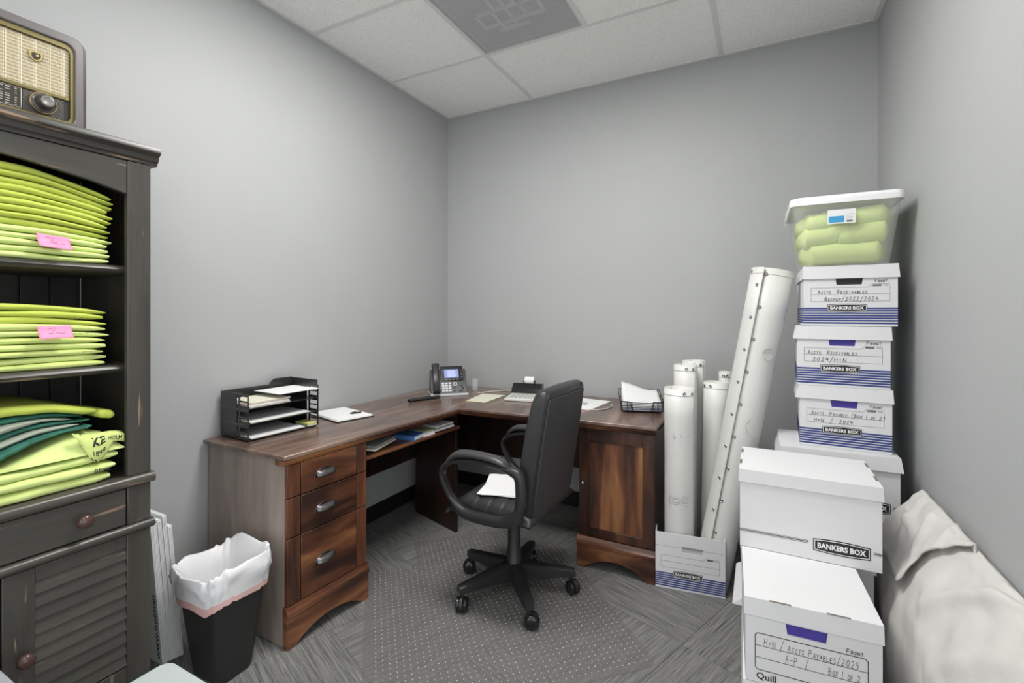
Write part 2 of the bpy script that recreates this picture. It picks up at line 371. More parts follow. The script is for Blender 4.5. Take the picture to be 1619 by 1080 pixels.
# ------------------------------------------------------------------ room shell
struct(BX(-.1, -3.135, 0, 0, 0, H).box(-.1, -D, 2.45, 0, -3.135, H).box(-.1, -D, 0, 0, -D+.08, 2.45), 'wall_left', M['wall'])  # unseen doorway near the rear, added to send light onto the right wall
struct(BX(-.1, 0, 0, W+.1, .1, H), 'wall_back', M['wall'])
struct(BX(W, -2.35, 0, W+.1, 0, H).box(W, -D, 2.45, W+.1, -2.35, H).box(W, -D, 0, W+.1, -D+.1, 2.45), 'wall_right', M['wall'])  # opening out of view, put in as fill for the left side
rw = MB(); rw.box(-.1, -D-.1, 0, .1, -D, H); rw.box(2.1, -D-.1, 0, W+.1, -D, H); rw.box(.1, -D-.1, 2.45, 2.1, -D, H)  # unseen rear opening, added so world light fills the room
struct(rw, 'wall_rear', M['wall'])
tr = MB(); tr.box(.10, -D-.1, 0, .14, -D+.01, 2.45); tr.box(2.06, -D-.1, 0, 2.10, -D+.01, 2.45); tr.box(.14, -D-.1, 2.41, 2.06, -D+.01, 2.45)  # frame around the added rear opening
struct(tr, 'trim_1', M['base'])
struct(BX(.001, -1.83, .001, .008, -.01, .10), 'baseboard_left', M['base'], bevel=.002)
struct(BX(.009, -.008, .001, W-.001, -.001, .10), 'baseboard_back', M['base'], bevel=.002)
struct(BX(W-.008, -2.34, .001, W-.001, -.01, .10), 'baseboard_right', M['base'], bevel=.002)
# carpet tiles, turned about 21 degrees against the room, alternately quarter-turned
fl = struct(BX(-.1, -D-.9, -.1, W+.1, .1, -.006), 'floor', M['carpet'])
def clip(poly, x0, y0, x1, y1):
    for ax, lim, sg in ((0,x0,1),(0,x1,-1),(1,y0,1),(1,y1,-1)):
        out = []
        for i, p in enumerate(poly):
            q = poly[(i+1) % len(poly)]; a = (p[ax]-lim)*sg; b = (q[ax]-lim)*sg
            if a >= 0: out.append(p)
            if (a > 0 > b) or (a < 0 < b): t = a/(a-b); out.append((p[0]+(q[0]-p[0])*t, p[1]+(q[1]-p[1])*t))
        poly = out
        if len(poly) < 3: return []
    return poly
CA = math.radians(-21); e1 = (math.cos(CA), math.sin(CA)); e2 = (-e1[1], e1[0])
for i in range(-3, 9):
    for j in range(-9, 5):
        u0, v0 = .14+.5*i, -.83+.5*j
        q = [(e1[0]*u+e2[0]*v, e1[1]*u+e2[1]*v) for u, v in ((u0,v0),(u0+.4985,v0),(u0+.4985,v0+.4985),(u0,v0+.4985))]
        q = clip(q, .0, -D, W, .0)
        if not q or max(p[0] for p in q)-min(p[0] for p in q) < .02: continue
        ang = CA if (i+j) % 2 == 0 else CA+PI/2
        if (i, j) == (4, 0): ang = CA+PI/2
        if (i, j) == (1, -2): ang = CA
        c = (e1[0]*(u0+.25)+e2[0]*(v0+.25), e1[1]*(u0+.25)+e2[1]*(v0+.25))
        mb = MB().prism(q, -.006, 0); mx = Matrix.Rotation(-ang, 4, 'Z') @ Matrix.Translation((-c[0], -c[1], 0))
        mb.v = [tuple(mx @ Vector(p)) for p in mb.v]
        t = build(mb, 'carpet_tile', M['carpet'], fl); t.location = (c[0], c[1], 0); t.rotation_euler = (0, 0, ang)
# suspended ceiling: 2x4 lay-in tiles on a grid
ce = struct(BX(-.1, -D-.1, H+.02, W+.1, .1, H+.12), 'ceiling', M['ceil'])
GX = [0, .727, 1.336, 1.946, 2.555, W]; GY = [0, -.654, -1.264, -1.873, -2.483, -3.092, -3.701, -4.311, -D]
gw = .012
def ctile(x0, x1, y1, y0, nm='ceiling_tile', m=None):
    build(BX(x0+(.001 if x0 == 0 else .004), y0+.004, H+.002, x1-(.001 if x1 == W else .004), y1-.004, H+.02), nm, m or M['ceil'], ce)
for r in range(len(GY)-1):
    y1, y0 = GY[r], GY[r+1]
    for x0, x1 in ((0, .727), (.727, 1.946), (1.946, W)):
        if r == 1 and x0 == .727: ctile(1.336, 1.946, y1, y0); continue
        if r in (2, 5) and x0 == .727: continue
        ctile(x0, x1, y1, y0)
for y in GY[1:-1]: build(BX(.001, y-gw, H-.003, W-.001, y+gw, H+.0015), 'grid_rail', M['grid'], ce)
for x in (.727, 1.946):
    for r in range(len(GY)-1):
        build(BX(x-gw, GY[r+1]+gw+.0005, H-.0032, x+gw, GY[r]-gw-.0005, H+.0015), 'grid_rail', M['grid'], ce)
build(BX(1.336-gw, -1.264+gw, H-.0032, 1.336+gw, -.654-gw, H+.0015), 'grid_rail', M['grid'], ce)
for b in ((.0005,-D,.022,-.001),(.022,-.022,W-.022,-.0005),(W-.022,-D,W-.0005,-.001)):
    build(BX(b[0], b[1], H-.004, b[2], b[3], H+.001), 'wall_angle', M['grid'], ce)
# perforated ceiling diffuser
vt = thing('ceiling_vent', 'square grey perforated ceiling air vent with faint dampers showing through', 'vent', (1.0315, -.959, H))
vx0, vx1, vy0, vy1 = .727+gw-1.0315, 1.336-gw-1.0315, -1.264+gw+.959, -.654-gw+.959
build(BX(vx0, vy0, -.001, vx1, vy1, -.0002), 'perforated_panel', M['vent'], vt)
fr = MB()
for b in ((vx0,vy0,vx1,vy0+.006),(vx0,vy1-.006,vx1,vy1),(vx0,vy0+.006,vx0+.006,vy1-.006),(vx1-.006,vy0+.006,vx1,vy1-.006)): fr.box(b[0],b[1],-.004,b[2],b[3],-.0012)
build(fr, 'panel_frame', plain('vent_frame', (.52,.525,.53), .45), vt)
build(BX(vx0+.02, vy0+.02, .0145, vx1-.02, vy1-.02, .0165), 'back_pan', M['ventin'], vt)
for k, (x0, y0, x1, y1) in enumerate(((-.17,.09,.17,.098),(-.17,-.02,.17,-.012),(-.11,.14,.06,.148),(-.17,-.02,-.162,.098),(-.08,-.02,-.072,.145),(-.004,-.14,.004,.145),(.07,-.02,.078,.098),(.162,-.02,.17,.098),(-.08,-.14,.08,-.132),(-.06,-.2,-.052,-.02),(.05,-.2,.058,-.02),(-.06,-.2,.058,-.192))):
    build(BX(x0-.003, y0-.003, .0004, x1+.003, y1+.003, .012), 'damper_vane', M['vane'], vt)
# recessed ceiling troffer, just above the frame, plus an unseen one added as fill
for ty, tlab in ((-1.568, 'recessed ceiling light panel over the middle of the room'), (-3.397, 'added fill light panel in the ceiling nearest the rear opening')):
    tf = thing('ceiling_light', tlab, 'light', (1.336, ty, H), 0, 'ceiling lights')
    fr = MB()
    for b in ((-.597,-.293,.597,-.26),(-.597,.26,.597,.293),(-.597,-.26,-.565,.26),(.565,-.26,.597,.26)): fr.box(b[0],b[1],-.002,b[2],b[3],.018)
    build(fr, 'light_frame', M['grid'], tf)
    build(BX(-.565, -.26, .004, .565, .26, .012), 'diffuser', M['diffuser'], tf)

# ------------------------------------------------------------------ corner desk (two runs, one L)
def lx(y, x=0.0): return x + .062*(y+1.835)          # the long run stands very slightly turned
def lp(x, y): return (lx(y, x), y)
dk = thing('corner_desk', 'dark cherry wooden L-shaped corner desk with drawers and a cupboard', 'desk', (.30, -.95, 0))
def dbuild(mb, name, mat, parent=None, **k):
    o = build(mb, name, mat, parent or dk, world=False, **k) if parent else build(mb, name, mat, dk, world=True, **k)
    return o
ZT = .755
top = MB().prism([(.012,-1.838), lp(.545,-1.838), lp(.545,-.744), (1.712,-.712), (1.712,-.03), (.012,-.03)], .737, ZT)
dbuild(top, 'desk_top', M['wood_top'], bevel=.004)
# moulded edge below the tops
def mould(p, q, zs, name):
    """stepped moulding strip running p -> q on the outer side (to the right of travel)"""
    p, q = Vector((*p, 0)), Vector((*q, 0)); t = (q-p).normalized(); n = Vector((t.y, -t.x, 0))
    prof = zs; rings = []
    for b in (p, q): rings.append([tuple(b+n*d+Vector((0,0,z))) for d, z in prof])
    return MB().loft(rings)
prof = [(-.06,.715),(-.012,.715),(-.010,.7225),(-.003,.726),(.0,.7365),(-.06,.7365)]
dbuild(mould(lp(.545,-1.838), lp(.545,-.745), prof, 'm'), 'edge_moulding', M['wood_y'])
dbuild(mould(lp(.49,-.744), (1.712,-.712), prof, 'm'), 'edge_moulding', M['wood_x'])
# left pedestal
pc = MB()
dbuild(MB().prism([(.016,-1.815), lp(.512,-1.815), lp(.512,-1.797), (.016,-1.797)], .001, .7365), 'end_panel', M['wood_sheen'], bevel=.0015)
pc.prism([(.016,-1.44), lp(.512,-1.44), lp(.512,-1.425), (.016,-1.425)], .001, .714)
pc.prism([(.016,-1.796), lp(.50,-1.796), lp(.50,-1.441), (.016,-1.441)], .12, .135)
pc.prism([(.016,-1.796), (.022,-1.796), (.022,-1.441), (.016,-1.441)], .136, .714)
dbuild(pc, 'pedestal_case', M['wood_z'], bevel=.0015)
YA, YB = -1.818, -1.423
def front(y0, y1, z0, z1, x0, x1, name, mat, **k):
    return dbuild(MB().prism([lp(x0,y0), lp(x1,y0), lp(x1,y1), lp(x0,y1)], z0, z1), name, mat, **k)
for z0, z1 in ((.583,.712),(.427,.579),(.165,.423)):
    front(YA+.002, YA+.060, z0, z1, .513, .530, 'pilaster', M['wood_z'], bevel=.002)
    front(YB-.055, YB-.001, z0, z1, .513, .530, 'pilaster', M['wood_z'], bevel=.002)
    dr = front(YA+.063, YB-.058, z0, z1, .509, .531, 'drawer', M['wood_y'], bevel=.0025)
    # cup pull
    zc = {.583:.640,.427:.497,.165:.283}[z0]; yc = -1.645; rings = []
    n = 11
    for a in range(8):
        ph = PI*.5*a/7
        ring = []
        for b in range(n):
            th = PI*b/(n-1)
            ring.append((lx(yc,.531)+.026*math.cos(ph)*math.sin(th)**.7 if 0<th<PI else lx(yc,.531), yc+.048*math.cos(th)*(1-.08*math.sin(ph)), zc+.018*math.sin(ph)-.006*math.cos(ph)))
        rings.append(ring)
    pull = MB().loft(rings, cap=False, close=False)
    p = build(pull, 'cup_pull', M['pewter'], dr, smooth=60, solid=.002); p.location = (-.30, .95, 0)
    fl_ = MB(); 
    for b in range(14):
        pass
    ring = [(lx(yc,.5325), yc+.054*math.cos(PI*b/12), zc-.008+.032*math.sin(PI*b/12)) for b in range(13)]
    rim = MB().tube(ring, .0025, 6)
    p2 = build(rim, 'pull_rim', M['pewter'], dr, smooth=60); p2.location = (-.30, .95, 0)
# plinth with arch
def arch(y0, y1, h, foot, rise, n=16):
    P = [(y0,.001),(y0+foot*.75,.001),(y0+foot,.012)]
    a, b = y0+foot+.004, y1-foot-.004
    for k in range(n+1): P.append((a+(b-a)*k/n, .014+rise*math.sin(PI*k/n)**.75))
    P += [(y1-foot,.012),(y1-foot*.75,.001),(y1,.001),(y1,h),(y0,h)]
    return P
pl = MB()
def sheared(mb): mb.v = [(lx(v[1], v[0]), v[1], v[2]) for v in mb.v]; return mb
pl.prism(arch(YA-.004, YB+.004, .118, .05, .040), .513, .538, axis=0); sheared(pl)
dbuild(pl, 'plinth', M['wood_y'], bevel=.0015)
pm = MB().prism([(.513,.118),(.540,.118),(.5425,.126),(.5425,.140),(.536,.148),(.531,.162),(.513,.162)], YA-.005, YB+.005, axis=1); sheared(pm)
dbuild(pm, 'plinth_moulding', M['wood_y'])
# keyboard shelf, modesty panels, corner supports
ks = MB().prism([lp(.10,-1.423), lp(.515,-1.423), lp(.515,-.70), lp(.10,-.70)], .622, .638); dbuild(ks, 'keyboard_shelf', M['wood_y'], bevel=.003)
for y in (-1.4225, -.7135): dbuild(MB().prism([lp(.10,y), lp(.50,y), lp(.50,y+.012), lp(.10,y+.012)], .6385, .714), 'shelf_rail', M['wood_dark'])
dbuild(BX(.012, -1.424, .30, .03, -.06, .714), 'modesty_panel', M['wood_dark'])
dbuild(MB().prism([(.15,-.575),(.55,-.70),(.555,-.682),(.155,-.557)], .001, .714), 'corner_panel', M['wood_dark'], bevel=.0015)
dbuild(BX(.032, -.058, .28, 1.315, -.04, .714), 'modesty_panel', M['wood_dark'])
# right pedestal with cupboard door
rc = MB(); rc.box(1.316,-.690,.001,1.332,-.06,.714); rc.box(1.684,-.690,.001,1.700,-.06,.714); rc.box(1.333,-.68,.115,1.683,-.06,.130); rc.box(1.333,-.068,.131,1.683,-.06,.714)
dbuild(rc, 'cupboard_case', M['wood_zd'], bevel=.0015)
dr = dbuild(BX(1.320,-.7005,.162,1.372,-.6905,.712).box(1.644,-.7005,.162,1.698,-.6905,.712).box(1.3725,-.7003,.648,1.6435,-.6905,.712).box(1.3725,-.7003,.162,1.6435,-.6905,.205), 'cupboard_door', M['wood_zd'], bevel=.0015)
pn = build(BX(1.3725,-.694,.2055,1.6435,-.690,.6475), 'door_panel', M['wood_z'], dr); pn.location = (-.30,.95,0)
pn = build(MB().box(1.3735,-.6955,.206,1.458,-.6942,.647).box(1.4585,-.6955,.206,1.556,-.6942,.647).box(1.5565,-.6955,.206,1.6425,-.6942,.647), 'panel_board', M['wood_z'], dr); pn.location = (-.30,.95,0)
kn = build(MB().lathe([(.004,0),(.004,.008),(.009,.012),(.010,.017),(.006,.021),(.0005,.022)], 14, rot(PI/2,(1.344,-.7006,.432),'X')), 'knob', M['steel'], dr, smooth=60); kn.location = (-.30,.95,0)
dbuild(MB().prism(arch(1.312, 1.704, .112, .05, .045), -.712, -.691, axis=1), 'plinth', M['wood_x'], bevel=.0015)
dbuild(MB().prism([(-.691,.1125),(-.713,.1125),(-.7165,.120),(-.7165,.132),(-.709,.140),(-.7025,.158),(-.691,.158)], 1.311, 1.705, axis=0), 'plinth_moulding', M['wood_x'])

# ------------------------------------------------------------------ dark cabinet at the left
cb = thing('storage_cabinet', 'tall dark distressed wooden cabinet with open shelves, drawer and louvred door', 'cabinet', (.22, -2.675, 0))
def cbuild(mb, name, mat, **k): return build(mb, name, mat, cb, world=True, **k)
cy0, cy1 = -3.113, -2.237; XF = .44
sd = MB(); sd.box(.02, cy1-.020, .001, XF-.021, cy1-.002, 1.770); cbuild(sd, 'side_panel', M['cab'])
sd = MB(); sd.box(.02, cy0+.002, .001, XF-.021, cy0+.020, 1.770); cbuild(sd, 'side_panel', M['cab'])
bp = MB(); y = cy0+.022
while y < cy1-.03:                       # beadboard back
    y2 = min(y+.075, cy1-.021); cbuild(BX(.020, y, .06, .028, y2-.004, 1.770), 'back_board', M['cab_in'], bevel=.002); y = y2
cbuild(BX(.018, cy0+.022, .06, .0195, cy1-.021, 1.77), 'back_panel', M['cab_in'])
for ya, yb in ((cy1-.0625, cy1), (cy0, cy0+.0625)):
    cbuild(BX(XF-.020, ya, .803, XF, yb, 1.770), 'face_stile', M['cab'], bevel=.002)
    cbuild(BX(XF-.020, ya, .656, XF, yb, .770), 'face_stile', M['cab'], bevel=.002)
fz = [(cy0+.0635,1.668),(cy0+.15,1.688)] + [(cy0+.15+(cy1-cy0-.30)*k/12, 1.688+.03*math.sin(PI*k/12)) for k in range(1,12)] + [(cy1-.15,1.688),(cy1-.0635,1.668),(cy1-.0635,1.770),(cy0+.0635,1.770)]
cbuild(MB().prism(fz, XF-.019, XF-.002, axis=0), 'arched_frieze', M['cab_y'], bevel=.0015)
crown = [(.01,1.771),(XF+.002,1.771),(XF+.004,1.780),(XF+.010,1.784),(XF+.013,1.798),(XF+.020,1.803),(XF+.026,1.808),(XF+.026,1.818),(XF+.022,1.826),(.01,1.826)]
cr = MB(); cr.prism(crown, cy0-.018, cy1+.018, axis=1); cbuild(cr, 'crown', M['cab_y'], bevel=.001)
for z0, z1 in ((1.426,1.450),(1.122,1.146)):
    pf = [(.029,z0),(XF-.034,z0),(XF-.026,z0+.004),(XF-.022,(z0+z1)/2),(XF-.026,z1-.004),(XF-.034,z1),(.029,z1)]
    cbuild(MB().prism(pf, cy0+.021, cy1-.021, axis=1), 'shelf', M['cab_y'], smooth=50)
def nose(z0, z1, x): return [(.029,z0),(x-.010,z0),(x-.003,z0+.004),(x,z0+.011),(x,z1-.010),(x-.004,z1-.003),(x-.012,z1),(.029,z1)]
cbuild(MB().prism(nose(.771,.802,XF+.014), cy0-.008, cy1+.008, axis=1), 'waist_rail', M['cab_y'], smooth=50)
cbuild(MB().prism(nose(.628,.655,XF+.012), cy0-.008, cy1+.008, axis=1), 'waist_rail', M['cab_y'], smooth=50)
dw = cbuild(BX(XF-.020, cy0+.066, .659, XF-.001, cy1-.066, .768), 'drawer', M['cab_y'], bevel=.002)
def knob(x, y, z, parent, r=.019):
    mb = MB().lathe([(.007,0),(.007,.012),(r*.75,.017),(r,.023),(r*.92,.030),(r*.6,.035),(.0005,.0365)], 18, rot(PI/2,(x,y,z),'Y'))
    o = build(mb, 'knob', M['bronze'], parent, smooth=60); o.location = tuple(-c for c in cb.location); return o
knob(XF-.0005, -2.409, .715, dw); knob(XF-.0005, -2.941, .715, dw)
YM = (cy0+cy1)/2
for a, b, ky in ((-2.5705, cy1, -2.532), (cy0, -2.5745-.205, -2.82)):
    pass
doors = [(-2.5705, cy1, -2.532)] + [(-2.905, -2.5745, -2.612)]
for a, b, ky in doors:
    d = cbuild(MB().box(XF-.020,a,.07,XF-.001,a+.063,.626).box(XF-.020,b-.063,.07,XF-.001,b,.626).box(XF-.019,a+.0635,.586,XF-.002,b-.0635,.626).box(XF-.019,a+.0635,.07,XF-.002,b-.0635,.222), 'louvred_door', M['cab'], bevel=.002)
    for k in range(10):
        z = .226+k*.0362
        mb = MB().prism([(XF-.0160,z+.0300),(XF-.0095,z+.0342),(XF-.0015,z+.0020),(XF-.0090,z+.0002)], a+.0636, b-.0636, axis=1)
        o = build(mb, 'slat', M['cab_y'], d); o.location = tuple(-c for c in cb.location)
    o = build(BX(XF-.0235, a+.064, .222, XF-.0205, b-.064, .586), 'backing_panel', M['cab_in'], d); o.location = tuple(-c for c in cb.location)
    knob(XF-.0005, ky, .40, d)
cbuild(BX(.03, cy0+.021, .05, XF-.03, cy1-.021, .07), 'cabinet_floor', M['cab_in'])
cbuild(BX(XF-.03, cy0+.021, .001, XF-.021, cy1-.021, .05), 'toe_board', M['cab'])

# ------------------------------------------------------------------ shirts
PROF = [(0,.05),(.3,0),(.7,0),(.93,.0),(.972,.05),(.990,.18),(.999,.36),(1.002,.52),(1.0,.66),(.992,.82),(.975,.95),(.93,1.0),(.7,1),(.3,1),(0,.95)]
def shirt_mb(y0, y1, xb, xf, zb, th, seed, ny=26, wav=.004, ragged=.006):
    """folded shirt; zb(y) bottom height, th(y) thickness"""
    rings = []
    for i in range(ny):
        t = i/(ny-1); y = y0+(y1-y0)*t
        e = min(1, (1-t)*ny/1.5, t*ny/1.5); e = max(.25, e)**.5
        fx = xf + nz(y*6, seed*3.1)*ragged + nz(y*22, seed*1.7)*ragged*.3
        ring = []
        for k, (a, b) in enumerate(PROF):
            tt = th(y)*(.5+(b-.5)*e)
            z = zb(y)+tt
            if 3 <= k <= 11: z += nz(y*9, seed*2.3, k*.15)*wav*.4*(1 if b > .5 else .4)
            ring.append((xb+(fx-xb)*a - (1-e)*.006*a, y, z))
        rings.append(ring)
    return MB().loft(rings)
ORD = ['topmost', 'second from the top', 'third from the top', 'fourth from the top', 'fifth from the top', 'sixth from the top', 'seventh from the top', 'seventh from the bottom', 'sixth from the bottom', 'fifth from the bottom', 'fourth from the bottom', 'third from the bottom', 'second from the bottom', 'lowest']
def stack(n, y0, y1, z0, zl, zr, label, group, mats, xf=.405, seed=0, xb=.10):
    def sm(y): t = max(0, (y+2.52)/.19); return min(1, t)**1.5
    for k in range(n):
        tl = (zl-z0)/n; trr = (zr-z0)/n
        th = lambda y: (tl+(trr-tl)*sm(y))*.97
        zb = lambda y, k=k: z0+.001+(tl+(trr-tl)*sm(y))*k
        r = random.Random(seed+k)
        o = build(shirt_mb(y0, y1+r.uniform(-.012,.008), xb, xf+r.uniform(-.008,.006), zb, th, seed+k, wav=.011, ragged=.009), 'folded_shirt', mats(k), smooth=50)
        tag(o, 'folded lime green shirt, %s %s' % ((ORD if n == 14 else ORD[:5]+ORD[-5:])[n-1-k], label), 'shirt', group)
stack(14, -2.80, -2.330, 1.450, 1.697, 1.655, 'of the tall stack under the cabinet arch', 'folded shirts on the upper cabinet shelf',
      lambda k: M['lime3'] if k < 5 else M['lime'], xf=.408, seed=11)
stack(10, -2.80, -2.335, 1.146, 1.330, 1.312, 'of the stack on the middle cabinet shelf', 'folded shirts on the middle cabinet shelf',
      lambda k: (M['lime2'], M['lime3'])[k % 2] if k < 7 else M['lime'], xf=.405, seed=41)
def printlines(y0, y1, z, x, n, seed, parent, name='printed_lettering'):
    f = Face((x, y0, z), (0,1,0), (0,0,1)); mb = MB()
    for q in range(n): f.put(mb, scribble(y1-y0, .004, 26, .0013, seed+q), 0, q*-.014, off=.001)
    return mb
for i, (a, b, zz) in enumerate(((-2.40,-2.352,1.190),(-2.395,-2.345,1.172),(-2.42,-2.362,1.285),(-2.42,-2.36,1.243))):
    tag(build(printlines(a, b, zz, .4125, 1, 70+i, None), 'shirt_lettering', M['ink']), ['small black shirt print on the second lowest fold, middle shelf', 'small black shirt print on the lowest fold, middle shelf','small black shirt print near the top of the middle shelf stack','small black shirt print beside the lower pink note'][i], 'lettering')
def note(name, label, y, z, x, w, h, curl, seed, tilt=0):
    def fn(u, v): 
        return (x + curl*(v-1)**2*.9 + .004*math.sin(u*5+seed), y+w*(u-.5)+tilt*(v)*.2, z+h*(v-.5)+tilt*(u-.5))
    n_ = thing(name, label, 'note', (x, y, z))
    build(MB().grid(fn, 8, 6), 'note_sheet', M['pink'], n_, world=True, smooth=60, solid=.0006)
    mb = MB()
    for q, (a, b, ww) in enumerate(((.30,.72,.25),(.42,.5,.1),(.3,.3,.5))):
        t = scribble(ww*w, .005, 9, .0009, seed+q)
        for vs in (t[0],):
            mb.add([(fn(a+v[0]/w, b+v[1]/h)[0]+.0012, *fn(a+v[0]/w, b+v[1]/h)[1:]) for v in vs], t[1])
    build(mb, 'scribble', M['ink'], n_, world=True)['kind'] = 'stuff'
note('sticky_note', 'pink sticky note on the upper shirt stack', -2.464, 1.501, .4195, .068, .036, .020, 3, -.006)
note('sticky_note', 'pink sticky note on the middle shirt stack', -2.462, 1.252, .4175, .072, .034, .022, 8, .002)
# rumpled lower pile
def blob(y0, y1, x0, x1, z0, fn, seed, ny=30, nx=18):
    """closed rumpled cloth heap: top height fn(y,x), bottom z0"""
    vs = []; fs = []
    for i in range(ny):
        for j in range(nx):
            t, s = i/(ny-1), j/(nx-1); y = y0+(y1-y0)*t; x = x0+(x1-x0)*s
            e = min(1, 3.2*t, 14*(1-t))*min(1, 7*(1-s)); e = max(0, e)**.5
            zt = z0 + max(.003, (fn(y, x)-z0)*e + nz(y*9, x*9, seed)*.007 + nz(y*22, x*8, seed+4)*.0035)
            vs.append((x, y, zt))
    n = ny*nx
    for i in range(ny-1):
        for j in range(nx-1): a = i*nx+j; fs.append((a, a+nx, a+nx+1, a+1))
    mb = MB(); mb.add(vs, fs)
    b0 = [(v[0], v[1], z0) for v in vs]; mb.add(b0, [tuple(reversed(f)) for f in fs])
    rim = [j for j in range(nx)]+[i*nx+nx-1 for i in range(1,ny)]+[(ny-1)*nx+j for j in range(nx-2,-1,-1)]+[i*nx for i in range(ny-2,0,-1)]
    mb.f += [(rim[k], rim[(k+1)%len(rim)], rim[(k+1)%len(rim)]+n, rim[k]+n) for k in range(len(rim))]
    return mb
pile = [('pale lime shirt folded at the bottom of the lower shelf', -2.80, -2.335, .803, .030, .425),
        ('pale lime shirt, second from the bottom of the lower shelf', -2.78, -2.325, .833, .028, .433),
        ('pale lime shirt, third from the bottom of the lower shelf', -2.76, -2.318, .861, .027, .430)]
for k, (lb, a, b, z, th_, xf) in enumerate(pile):
    tag(build(shirt_mb(a, b, .08, xf, lambda y, z=z, k=k: z+.003*math.sin(y*14+k)*(k > 0)+.003*(k > 0), lambda y, t=th_: t*.9, 90+k, wav=.01, ragged=.016), 'folded_shirt', M['lime3'], smooth=60), lb, 'shirt')
ru = thing('crumpled_shirt', 'pale lime shirt draped loosely over the lower shelf pile, logo showing', 'shirt', (.25, -2.5, .893))
def fdr(y, x): t = max(0, min(1, (y+2.57)/.18)); t = t*t*(3-2*t); return .902+.053*t-.014*max(0, (y+2.40)/.09)-.03*(x-.25)
build(blob(-2.80, -2.303, .06, .431, .8935, fdr, 5), 'shirt_cloth', M['lime3'], ru, world=True, smooth=70)
# logo patch hanging at the right of the pile
def patch(u, v): 
    y = -2.425+.121*u+.02*(1-u)*(1-v); z = .962-.020*u-.070*(1-v)*(.45+.75*math.sin(PI*min(1,u*1.3+.08)))-.004*math.sin(u*6)
    return (.4335+.003*math.sin(u*4)-.012*max(0,v-.75)/.25, y, z)
build(MB().grid(patch, 8, 5), 'logo_flap', M['lime2'], ru, world=True, smooth=60, solid=.003)
def onpatch(tx, u0, v0, su, sv, turn, mb):
    c, s = math.cos(turn), math.sin(turn)
    pts = []
    for v in tx[0]:
        a, b = v[0]*c-v[1]*s, v[0]*s+v[1]*c; p = patch(u0+a*su, v0+b*sv); pts.append((p[0]+.0012, p[1], p[2]))
    mb.add(pts, tx[1]); return mb
mb = MB(); onpatch(text2d('1899', .01), .27, .22, .15, .26, -.10, mb); onpatch(text2d('KE', .03), .30, .56, .24, .42, -.06, mb)
for a in (.04, .12): mb.add([tuple(Vector(patch(a+d+.17*q, 1-q))+Vector((.0013,0,0))) for q, d in ((0,0),(0,.035),(1,.035),(1,0))], [(0,1,2,3)])
build(mb, 'logo_print', M['ink'], ru, world=True)
for s_, yy, zz, sz in (('BECK', -2.384, .842, .016), ('HOLM', -2.352, .930, .017), ('EST', -2.356, .842, .016)):
    if s_ == 'EST': continue
    f = Face((.4475, yy, zz), (0,1,-.12), (0,.12,1)); mb = MB(); f.put(mb, text2d(s_, .015), 0, 0, sz, .0012, width=(.040 if s_ == 'BECK' else .034))
    tag(build(mb, 'shirt_lettering', M['ink']), {'BECK':'black BECK lettering on the pale lime shirts by the cabinet stile','HOLM':'black HOLM lettering at the top right of the draped lime shirt'}[s_], 'lettering')
# vests on top
vn = [('lime safety vest folded at the top of the lower shelf heap','lime'),('dark green vest folded below the top lime vest','dkgreen'),('grey banded vest in the middle of the vest heap','silver'),('dark green vest low in the vest heap','dkgreen'),('grey banded vest low in the vest heap','silver'),('dark green vest at the bottom of the vest heap','dkgreen')]
for k, (lb, m) in enumerate(reversed(vn)):
    def vt_(y): return max(-.25, min(1.1, (y+2.57)/.19))
    zb = lambda y, k=k: (.914+.0215*k)*(1-vt_(y))+(.966+.0072*k)*vt_(y)+.012*math.sin(PI*max(0, min(1, vt_(y))))+.004*nz(y*14, k*3.3)
    last = k == 5
    th_ = (lambda y: .030*(1-vt_(y))+.020*vt_(y)) if last else (lambda y: .0195*(1-vt_(y))+.0070*vt_(y))
    o = build(shirt_mb(-2.74, (-2.372, -2.395, -2.365, -2.410, -2.380, -2.352)[k], .08, .402-.010*(k % 3)-.006*k+(.022 if last else 0), zb, th_, 120+k, wav=.010, ragged=.022), 'folded_vest', M[m], smooth=60)
    tag(o, lb, 'vest')
tag(build(shirt_mb(-2.352,-2.315,.22,.40,lambda y: .985-.2*(y+2.335), lambda y: .026, 140, ny=10), 'rolled_sleeve', M['lime'], smooth=60), 'small lime cloth end tucked beside the vests at the stile', 'cloth')

# ------------------------------------------------------------------ radio
ra = thing('vintage_radio', 'vintage table radio with beige grille cloth on the dark cabinet', 'radio', (.27, -2.617, 1.8265))
RY0, RY1, RZ = -.255, .252, .288
def radio_sec(x, ins, zt): return [(x, p[0], p[1]) for p in rrect(RY0+ins, .0, RY1-ins, RZ-zt, .03, 6)]
build(MB().loft([radio_sec(-.11,.012,.01), radio_sec(-.10,.002,.001), radio_sec(.075,0,0), radio_sec(.088,.004,.003)]), 'radio_case', M['radiobody'], ra, smooth=40)
def ringface(o, i, x0, x1):
    n = len(o); vs = [(x0,*p) for p in o]+[(x0,*p) for p in i]+[(x1,*p) for p in i]+[(x1,*p) for p in o]
    fs = []
    for k in range(n):
        j = (k+1) % n
        fs += [(n*0+k,n*0+j,n+j,n+k),(n+k,n+j,2*n+j,2*n+k),(2*n+k,2*n+j,3*n+j,3*n+k),(3*n+k,3*n+j,j,k)]
    return MB().add(vs, fs)
build(ringface(rrect(RY0+.014,.004,RY1-.016,RZ-.006,.026,6), rrect(RY0+.036,.024,RY1-.036,RZ-.030,.022,6), .0885, .106), 'front_rim', M['radiorim'], ra, smooth=50, bevel=.003)
build(ringface(rrect(RY0+.0365,.0245,RY1-.0365,RZ-.0305,.0215,6), rrect(RY0+.045,.033,RY1-.0445,RZ-.044,.014,6), .0887, .099), 'gold_bezel', M['gold'], ra, smooth=50)
gy0, gy1, gz0, gz1 = RY0+.046, RY1-.046, .105, RZ-.046
